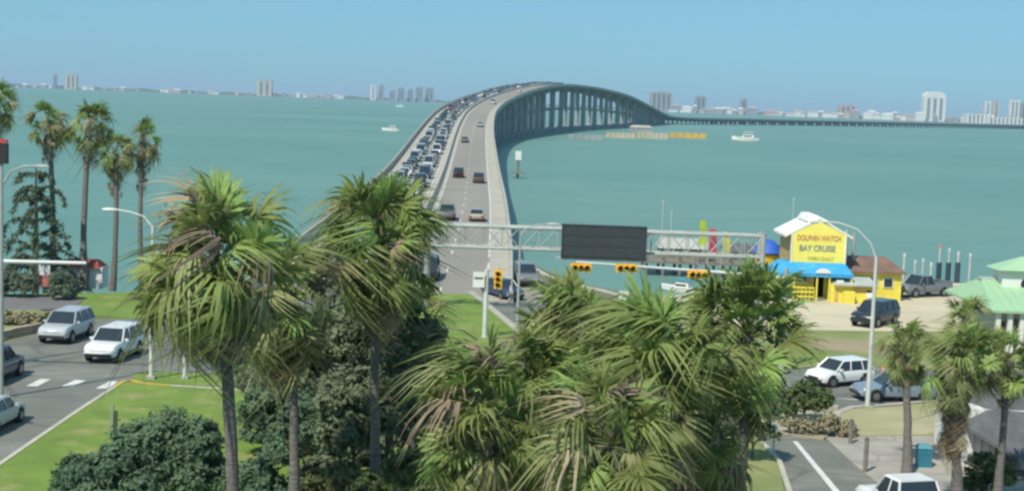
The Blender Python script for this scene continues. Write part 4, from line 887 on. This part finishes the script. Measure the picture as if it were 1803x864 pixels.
# pilings and masts
PG = 'pale pilings standing in the water behind the lot'
for i, (px, yt, yb, dark, lb) in enumerate(((1593, 446, 490, 0, 'pale piling right behind the end of the brown annex roof'), (1612, 458, 492, 0, 'short piling left of the grey pickup'), (1626, 455, 492, 0, 'short piling straight behind the grey pickup'), (1640, 462, 494, 0, 'lowest piling behind the grey pickup'),
        (1656, 430, 492, 1, 'piling with an orange top, first of the dark footed row'), (1672, 437, 492, 1, 'dark footed piling second in the row'), (1688, 443, 494, 1, 'dark footed piling nearest the green roof'), (1709, 446, 470, 0, 'white marker post alone before the green roof'), (1398, 348, 400, 0, 'thin mast above the shop roof'), (1168, 352, 410, 0, 'thin mast left of the flags in the water'), (1183, 372, 410, 0, 'shorter thin mast left of the flags'))):
    d = 138+3*(i % 3)
    if px in (1398, 1168, 1183): d = 175
    q = at(px, yt, d); t = thing('dock_piling', lb, 'piling', (q.x, d, 0), 0, PG)
    rr_ = .10 if d == 138+3*(i % 3) else .05
    MB().tube([(0, 0, -1), (0, 0, q.z)], [rr_*1.3, rr_], 8).build('shaft', mat('bleached_wood', (.5, .52, .48), (.4, .42, .4), 2, .8), t, True)
    MB().tube([(0, 0, q.z-.3), (0, 0, q.z+.02)], [rr_*1.2, rr_*1.1], 8).build('cap', mat('orange_paint', (.6, .25, .1), None, 2, .6) if px == 1656 else white_steel, t)
    if dark: MB().tube([(0, 0, -.9), (0, 0, at(px, 462, d).z)], rr_*2.6, 8).build('fender', mat('navy_rubber', (.03, .06, .09), None, 2, .8), t)

# ------------------------------------------------------------------ house with green roof
hb = G(1760, 612); hy = hb.y-2
def hx(px, y=560): return at(px, y, hy).x-hb.x
def hz(px, y): return at(px, y, hy).z-GZ
hs_ = thing('green_roof_house', 'low house with a pale green metal roof and a white turret', 'house', (hb.x, hy, GZ))
def hp(px, y, dd): p = at(px, y, hy+dd); return p.x-hb.x, p.z-GZ
xl, ez = hp(1747, 549, -.8)
rx_, rzg = hp(1702, 490, 4.5); xr = xl+14; rw = max(.8, rx_-xl)
MB().box((xl+.9+6.4, 4.6, (ez-.05)/2), (12.8, 8, ez-.05)).build('wall', mat('grey_white_wall', (.52, .5, .47), (.42, .4, .38), .6, .8), hs_)
MB().rings([[(xl, -.8, ez-.05), (xr, -.8, ez-.05), (xr, 10, ez-.05), (xl, 10, ez-.05)], [(xl, -.8, ez+.1), (xr, -.8, ez+.1), (xr, 10, ez+.1), (xl, 10, ez+.1)], [(xl+rw, 4.3, rzg), (xr, 4.3, rzg), (xr, 4.9, rzg), (xl+rw, 4.9, rzg)]]).build('roof', green_roof, hs_)
for i in range(20):
    x = xl+.35+i*.65; u = min(1, (x-xl)/rw)
    MB().tube([(x, -.8, ez+.12), (x, -.8+5.1*u, ez+.13+(rzg-ez-.1)*u)], .03, 4).build('roof_seam', green_roof, hs_)
for i in range(1, 14):
    y = -.8+i*.77; u = min((y+.8)/5.1, (10-y)/5.1, 1)
    MB().tube([(xl, y, ez+.12), (xl+rw*u, y, ez+.13+(rzg-ez-.1)*u)], .03, 4).build('roof_seam', green_roof, hs_)
for px in (1757, 1778, 1799): x = hp(px, 560, -.3)[0]; MB().box((x, -.35, (ez-.06)/2), (.3, .3, ez-.06)).build('column', white_wall, hs_); MB().box((x, -.35, .3), (.5, .5, .6)).build('column_base', white_wall, hs_)
wf = MB().box((hp(1768, 575, .5)[0], .56, 1.6), (.8, .1, 1.1)).build('window', white_wall, hs_); MB().box((hp(1768, 575, .5)[0], .49, 1.6), (.65, .04, .95)).build('pane', glass, wf)
MB().box((hp(1793, 575, .5)[0], .55, 1.1), (.9, .12, 2.1)).build('door', brown_roof, hs_)
MB().box((hp(1752, 560, 3.5)[0]-.0, 4.6, .9), (.1, 1.2, 1.1)).build('side_window', glass, hs_)
tl = hp(1765, 490, 3.2)[0]; tw = 3.4; tx = tl+tw/2; tz1 = hp(1780, 475, 3.2)[1]; tz0 = ez
MB().box((tx, 4.2, (tz0+tz1)/2), (tw, 2.0, tz1-tz0)).build('turret', white_wall, hs_)
MB().rings([[(tx-tw/2-.45, 2.8, tz1-.02), (tx+tw/2+.45, 2.8, tz1-.02), (tx+tw/2+.45, 5.6, tz1-.02), (tx-tw/2-.45, 5.6, tz1-.02)], [(tx-.1, 4.1, tz1+.85), (tx+.1, 4.1, tz1+.85), (tx+.1, 4.3, tz1+.85), (tx-.1, 4.3, tz1+.85)]]).build('turret_roof', green_roof, hs_)
wr_ = [(tx+math.cos(a)*.42, tz1-.95+math.sin(a)*.42) for a in [R(v) for v in range(0, 360, 20)]]
MB().rings([[(a, 3.14, z) for a, z in wr_], [(a, 3.19, z) for a, z in wr_]]).build('round_window', glass, hs_)
MB().box((xl+rw+1.2, 4.6, rzg+.06), (2.6, .7, .14)).build('ridge_board', mat('grey_ridge', (.45, .5, .47)), hs_)
# ------------------------------------------------------------------ shed in the right corner
cb = G(1770, 862); c_ = thing('white_shed', 'white shed with a dark shingle roof in the bottom right corner', 'shed', (cb.x, cb.y+3, GZ+.06))
cd = cb.y+3; cx = lambda px: at(px, 800, cd).x-cb.x; cz = lambda px, y: at(px, y, cd).z-GZ-.06
MB().box((cx(1708)+4.0, 3.0, 1.3), (8.0, 5, 2.7)).build('wall', white_wall, c_)
MB().rings([[(cx(1700), -.4, cz(1700, 752)-.1), (cx(1790), -1.6, cz(1790, 792)-.35), (cx(1700)+8.5, -1.6, 2.6), (cx(1700)+8.5, 6, 2.6), (cx(1700), 6, 2.75)], [(cx(1700), -.4, cz(1700, 752)+.05), (cx(1790), -1.6, cz(1790, 792)-.2), (cx(1700)+8.5, -1.6, 2.8), (cx(1700)+8.5, 6, 2.8), (cx(1700), 6, 2.95)], [(cx(1700)+3, 2.4, 4.0), (cx(1700)+4, 2.3, 4.1), (cx(1700)+8.5, 2.3, 4.1), (cx(1700)+8.5, 2.8, 4.1), (cx(1700)+3, 2.8, 4.0)]]).build('roof', grey_roof, c_)
for i in range(8): MB().box((cx(1708)+.3+i*.35, .47, 1.3), (.03, .04, 2.5)).build('board_joint', steel, c_)
MB().box((cx(1778), .44, 1.1), (1.0, .1, 2.1)).build('door', door_m, c_)
MB().box((cx(1800), .44, 1.4), (.8, .1, .8)).build('window', glass, c_)
b = G(1752, 880); rp_ = thing('red_post', 'red painted post in front of the dark shed doorway', 'post', b); MB().tube([(0, 0, 0), (0, 0, 1.15)], .08, 8).build('shaft', mat('red_paint', (.5, .05, .05), None, 2, .5), rp_, True); MB().tube([(0, 0, 1.14), (0, 0, 1.2)], [.1, .06], 8).build('cap', white_steel, rp_)
b = G(1625, 822); bn = thing('blue_bin', 'teal blue litter bin on the pale pavement', 'bin', b); MB().box((0, 0, .45), (.6, .55, .9)).build('body', mat('teal_paint', (.03, .2, .27), None, 2, .6), bn); MB().rings([[(-.33, -.3, .9), (.33, -.3, .9), (.33, .3, .9), (-.33, .3, .9)], [(-.2, -.2, 1.05), (.2, -.2, 1.05), (.2, .2, 1.05), (-.2, .2, 1.05)]]).build('lid', mat('teal_light', (.1, .3, .36)), bn)
BG = 'brown bollards by the pale pavement'
for px, py, lb in ((1497, 782, 'brown bollard at the edge of the dry bed'), (1523, 832, 'taller brown post beside the white pickup')):
    b = G(px, py); h = 1.15 if px == 1497 else 1.5; q = thing('bollard', lb, 'bollard', b, 0, BG); MB().tube([(0, 0, -.05), (0, 0, h)], .1, 8).build('post', wood, q, True); MB().tube([(0, 0, h), (0, 0, h+.08)], [.12, .04], 8).build('cap', bark, q)
# orange barriers beside the far kerb
for k in range(3):
    b = G(1560+k*19, 668+k*.8); t = thing('road_barrier', 'orange road barrier beyond the cross road, %s of three from the lamp post' % ('first', 'second', 'third')[k], 'barrier', b, R(-4), 'orange road barriers')
    om = mat('orange_plastic', (.62, .22, .10), (.5, .18, .08), 2, .6)
    MB().rings([[(-.34, -.25, 0), (.34, -.25, 0), (.34, .25, 0), (-.34, .25, 0)], [(-.34, -.12, .3), (.34, -.12, .3), (.34, .12, .3), (-.34, .12, .3)], [(-.34, -.08, .85), (.34, -.08, .85), (.34, .08, .85), (-.34, .08, .85)]]).build('body', om, t); MB().box((0, -.105, .62), (.6, .03, .14)).build('stripe', white_paint, t)
# bench and steps seen behind the palms
b = G(752, 632); t = thing('white_bench', 'white slatted bench on the triangular lawn behind the palms', 'bench', (b.x, b.y, GZ+.12), R(15))
for i in range(4): MB().box((0, -.25+i*.15, .5), (1.9, .11, .05)).build('seat_slat', white_wall, t)
for i in range(4): MB().box((0, .32, .68+i*.16), (1.9, .05, .11)).build('back_slat', white_wall, t)
for sx in (-.8, .8): MB().box((sx, 0, .25), (.1, .6, .5)).build('leg', concrete, t); MB().box((sx, .38, .75), (.08, .06, 1.0)).build('back_support', concrete, t)
b = G(432, 790); t = thing('stone_planter', 'pale stone planter right of the thick palm trunk', 'planter', (b.x+.3, b.y+6, GZ+.12)); MB().box((0, 0, .4), (1.5, 1.2, .8)).build('body', kerb_m, t); MB().box((0, 0, .84), (1.7, 1.4, .1)).build('rim', concrete, t); leaf_cloud([(0, 0, 1.1, .6, .35)], 500, .12, leaf_mid, 'flowers', t, 5)
# kiosk, banner, wall on the left
b = G(145, 511); kx = thing('red_roof_kiosk', 'small white kiosk with a red roof on the left shore', 'kiosk', (b.x, b.y+.5, GZ+.1))
MB().box((0, .9, .8), (2.7, 1.8, 1.6)).build('wall', white_wall, kx); MB().rings([[(-1.9, -.3, 1.6), (1.2, -.3, 1.6), (1.2, 2.1, 1.6), (-1.9, 2.1, 1.6)], [(-1.5, .6, 2.15), (.8, .6, 2.15), (.8, 1.2, 2.15), (-1.5, 1.2, 2.15)]]).build('roof', red_roof, kx)
MB().box((.1, -.02, 1.0), (.5, .06, .8)).build('hatch', glass, kx); MB().tube([(-.5, .9, 2.1), (-.5, .9, 2.7)], [.18, .14], 8).build('vent', red_roof, kx)
b = G(78, 524); bn = thing('banner', 'red and white upright banner beside the dark round shrub', 'banner', (b.x, b.y, GZ+.14)); MB().tube([(-.45, 0, 0), (-.45, 0, 2.4)], .04, 6).build('pole', steel, bn)
MB().box((0, 0, 1.9), (.8, .03, .7)).build('white_panel', white_wall, bn); MB().box((0, 0, 1.1), (.8, .032, .85)).build('red_panel', mat('faded_red', (.5, .18, .15), None, 3, .7), bn)
wl_ = thing('low_wall', 'low tan stone wall edging the left planting bed', 'wall'); pts = [G(-60, 606), G(0, 598), (G(36, 590)), G(70, 583)]
for a_, b_ in zip(pts, pts[1:]):
    n_ = max(2, int((b_-a_).length/.75))
    for i in range(n_):
        q = a_.lerp(b_, (i+.5)/n_); d = b_-a_; MB().box((q.x, q.y, GZ+.25+random.uniform(-.03, .03)), (d.length/n_-.04, .4, .62), math.atan2(d.y, d.x)).build('stone', mat('tan_stone', (.42, .33, .25), (.32, .26, .2), 2, .9, .4, rnd=.2), wl_)
# red lamp on the left edge
b = G(4, 700); t = thing('beacon_pole', 'dark pole at the left edge carrying a red lamp', 'beacon', (at(3, 245, b.y).x, b.y, GZ)); zz = at(3, 243, b.y).z-GZ
MB().tube([(0, 0, 0), (0, 0, zz-.5)], [.12, .08], 8).build('pole', steel, t, True); MB().box((.05, 0, zz-.75), (.5, .3, 1.0)).build('housing', black_pl, t); MB().box((.05, 0, zz-.15), (.42, .26, .16)).build('lamp', mat('red_cap', (.6, .06, .06), None, 2, .5), t)

# ------------------------------------------------------------------ yellow fender and work barges by the main span
def barge(px0, px1, yb, h, m, label, n=8, d=None):
    d = d or G((px0+px1)/2, yb, 0).y; a, b_ = at(px0, yb, d), at(px1, yb, d); L = b_.x-a.x
    t = thing('fender_boom', label, 'boom', ((a.x+b_.x)/2, d, 0), 0, 'timber and steel fenders by the main span')
    MB().box((0, 0, .3), (L, 3.0, 1.4)).build('pontoon', m, t)
    for i in range(n): MB().box((-L/2+L*(i+.5)/n, -1.6, h/2), (L/n*.82, .5, h)).build('panel', m, t)
    return t
barge(1178, 1243, 243, 2.9, boom_y, 'long yellow fender boom reaching out right of the bridge', 5)
barge(1120, 1176, 244, 3.2, boom_w, 'pale yellow fender boom in the middle of the row', 7)
barge(1066, 1118, 243, 2.8, boom_w, 'pale yellow fender boom nearest the bridge', 6)
tq = barge(1000, 1064, 246, 2.4, conc_pier, 'grey fender dock under the main span', 5)
bb = at(1128, 236, 868); q = thing('work_hut', 'grey work hut on the fenders behind the yellow booms', 'hut', (bb.x, 868, .5)); MB().box((0, 0, 2.0), (13, 4, 3.6)).build('wall', conc_pier, q); MB().rings([[(-7, -2.3, 3.8), (7, -2.3, 3.8), (7, 2.3, 3.8), (-7, 2.3, 3.8)], [(-5, 0, 5.2), (5, 0, 5.2), (5, .2, 5.2), (-5, .2, 5.2)]]).build('roof', concrete, q)

# ------------------------------------------------------------------ far island
def ridge(name, x0, y0, x1, y1, hmax, seed, m, depth=60):
    rr = random.Random(seed); n = 220; hs2 = [rr.uniform(.35, 1) for _ in range(n+1)]
    hs2 = [(hs2[max(0, i-1)]+hs2[i]*1.5+hs2[min(n, i+1)])/3.5*(.7+.5*math.sin(i*.17+seed)**2) for i in range(n+1)]
    rs = []
    for i in range(n+1):
        f = i/n; x = x0+(x1-x0)*f; y = y0+(y1-y0)*f; h = hmax*hs2[i]
        rs.append([(x, y-depth, -1), (x, y-depth*.9, 1.0), (x+rr.uniform(-6, 6), y-depth*.3, h*.8), (x, y, h), (x, y+depth, h*.6), (x, y+depth*1.2, -1)])
    return stuff(MB().rings(rs).build(name, m))
struct(MB().prism([(-2600, 6150), (-500, 6600), (-300, 8200), (-3200, 8200)], -1, 1.2).build('far_island_left', mat('far_sand', (.28, .25, .2), (.2, .2, .14), .01, .95)))
struct(MB().prism([(-500, 6600), (700, 5600), (1100, 4650), (2600, 4450), (3000, 6500), (0, 8000)], -1, 1.2).build('far_island_right', mat('far_sand', (.28, .25, .2))))
ridge('far_treeline', -2650, 6300, -480, 6700, 17, 3, far_green)
ridge('far_treeline', -480, 6700, 720, 5800, 12, 4, far_green)
ridge('far_treeline', 640, 5500, 1180, 4800, 11, 5, far_green)
ridge('far_treeline', 1100, 4800, 2600, 4600, 13, 6, far_green)
FM = {'white': mat('far_white', (.72, .71, .67), (.6, .6, .57), .02, .8), 'beige': mat('far_beige', (.55, .47, .38), (.46, .4, .32), .02, .8), 'blue grey': mat('far_bluegrey', (.28, .31, .35), (.22, .25, .28), .02, .8), 'pink': mat('far_pink', (.50, .36, .33), (.42, .3, .28), .02, .8), 'grey': mat('far_grey', (.33, .33, .32), (.26, .26, .26), .02, .8)}
frecess = mat('far_recess_shade', (.10, .13, .16), (.07, .09, .11), .05, .3)
def tower(px, ytop, ybase, wpx, col, label, d, cols_=3, arch=False, group='towers on the far island'):
    c = at(px, ybase, d); zt = at(px, ytop, d).z; wd = wpx*d/2600
    t = thing('tower_block', label, 'tower block', (c.x, d, 1), 0, group); h = zt-1; dp = max(14, wd*.5)
    n = cols_*2+1; bwid = wd/n; fl = max(3, int(h/7))
    MB().box((0, 0, h/2), (wd, dp, h)).build('wall', FM[col], t)
    for i in range(cols_):
        x = -wd/2+bwid*(1.5+2*i); MB().box((x, -dp/2-.3, h*.5), (bwid*.9, .8, h*.86)).build('recess_shade_strip', frecess, t)  # dark strip paints in the shade of the recess behind the balconies
        for j in range(fl): MB().box((x, -dp/2-.9, h*.07+h*.86*(j+.5)/fl), (bwid, 1.2, 1.4)).build('balcony', FM[col], t)
    if arch:
        ap = [(math.cos(a)*wd*.5, h+math.sin(a)*wd*.22) for a in [R(v) for v in range(0, 181, 15)]]
        MB().rings([[(x, -dp/2, z) for x, z in ap], [(x, dp/2, z) for x, z in ap]]).build('arched_roof', FM[col], t)
    else: MB().box((wd*.1, 0, h+2), (wd*.4, dp*.5, 4)).build('roof_house', FM['grey'], t)
    return t
tower(97, 132, 146, 5, 'blue grey', 'thin tower with a pale top near the left edge of the skyline', 6200, 1)
tower(126, 131, 148, 20, 'beige', 'beige tower block on the far left of the skyline', 6200, 2)
tower(466, 142, 158, 26, 'beige', 'pale tower block alone on the left shoreline', 6400, 2)
tower(657, 150, 170, 9, 'white', 'slim white tower, left one of a close pair', 6300, 1)
tower(671, 150, 170, 9, 'grey', 'slim grey tower, right one of a close pair', 6320, 1)
for i, (px, yt, wv) in enumerate(((691, 160, 10), (706, 155, 12), (722, 158, 10), (738, 154, 13), (756, 155, 15))):
    tower(px, yt, 173, wv, 'blue grey', 'hazy blue tower, %s of five left of the bridge' % ('first', 'second', 'third', 'fourth', 'fifth')[i], 6200+i*40, 2)
tower(1163, 163, 188, 38, 'grey', 'broad grey block just right of the bridge hump', 4900, 4)
tower(1233, 170, 190, 19, 'blue grey', 'blue grey block right of the broad grey one', 4900, 2)
tower(1309, 175, 192, 13, 'blue grey', 'small blue grey block in the middle right skyline', 4900, 1)
tower(1491, 186, 202, 30, 'pink', 'low pink block between the shore houses', 4800, 3)
tower(1642, 170, 206, 38, 'white', 'tall white tower with an arched top', 4600, 3, True)
tower(1737, 178, 208, 9, 'white', 'slim white tower, left one of the right hand twins', 4600, 1)
tower(1752, 178, 208, 9, 'beige', 'slim beige tower, right one of the right hand twins', 4620, 1)
tower(1784, 176, 209, 17, 'white', 'white tower block near the right edge of the skyline', 4600, 2)
tower(1800, 182, 209, 10, 'grey', 'grey tower cut by the right edge of the skyline', 4650, 1)
tower(1722, 201, 211, 46, 'white', 'long low white hotel at the right shoreline', 4500, 6)
tower(1765, 207, 214, 60, 'white', 'longest low white hotel before the right towers', 4470, 8)
rr = random.Random(12)
LMK = [(0, 'the left edge'), (97, 'the thin far tower'), (126, 'the beige far left tower'), (466, 'the pale lone block'), (671, 'the slim grey tower'), (1178, 'the broad grey block'), (1233, 'the blue grey block'), (1309, 'the small blue block'), (1491, 'the low pink block'), (1642, 'the arched white tower'), (1737, 'the twin towers')]
cnt = {}
def house(px, d, w_, h_, col, yref):
    lm = [n_ for x_, n_ in LMK if x_ <= px][-1]; rc = rr.choice(['grey', 'white', 'pink', 'blue grey']); cnt[lm] = cnt.get(lm, 0)+1
    c = at(px, yref, d); t = thing('shore_building', '%s far shore building, %s roof, %s right of %s' % (col, rc, ORD(cnt[lm]), lm), 'house', (c.x, d, 1), 0, 'small buildings along the far shore')
    MB().box((0, 0, h_/2), (w_, 12, h_)).build('wall', FM[col], t)
    MB().rings([[(-w_/2-1, -7, h_), (w_/2+1, -7, h_), (w_/2+1, 7, h_), (-w_/2-1, 7, h_)], [(-w_/3, -.5, h_+3.5), (w_/3, -.5, h_+3.5), (w_/3, .5, h_+3.5), (-w_/3, .5, h_+3.5)]]).build('roof', FM[rc], t)
for px in list(range(30, 650, 11))+list(range(690, 740, 10)):
    if rr.random() < .72: house(px+rr.uniform(-4, 4), 6150+px*.55+rr.uniform(-60, 40), rr.uniform(10, 30), rr.uniform(6, 17), rr.choice(['white', 'white', 'beige', 'pink', 'grey', 'blue grey']), 155)
for px in range(1182, 1800, 8):
    if rr.random() < .9: house(px+rr.uniform(-3, 3), 4720-(px-1178)*.3+rr.uniform(-60, 20), rr.uniform(10, 34), rr.uniform(7, 24), rr.choice(['white', 'white', 'white', 'beige', 'pink', 'grey', 'blue grey', 'grey']), 205)

# ------------------------------------------------------------------ haze
hz_ = bpy.data.materials.new('haze'); hz_.use_nodes = True; n = hz_.node_tree.nodes; n.clear()
ho = n.new('ShaderNodeOutputMaterial'); hv = n.new('ShaderNodeVolumePrincipled'); hv.inputs['Color'].default_value = (.60, .82, 1, 1); hv.inputs['Density'].default_value = 8e-5
hz_.node_tree.links.new(hv.outputs[0], ho.inputs['Volume'])
hm = MB().box((0, 20000, 56.0), (81000, 45000, 116.0)).build('haze', hz_); stuff(hm)
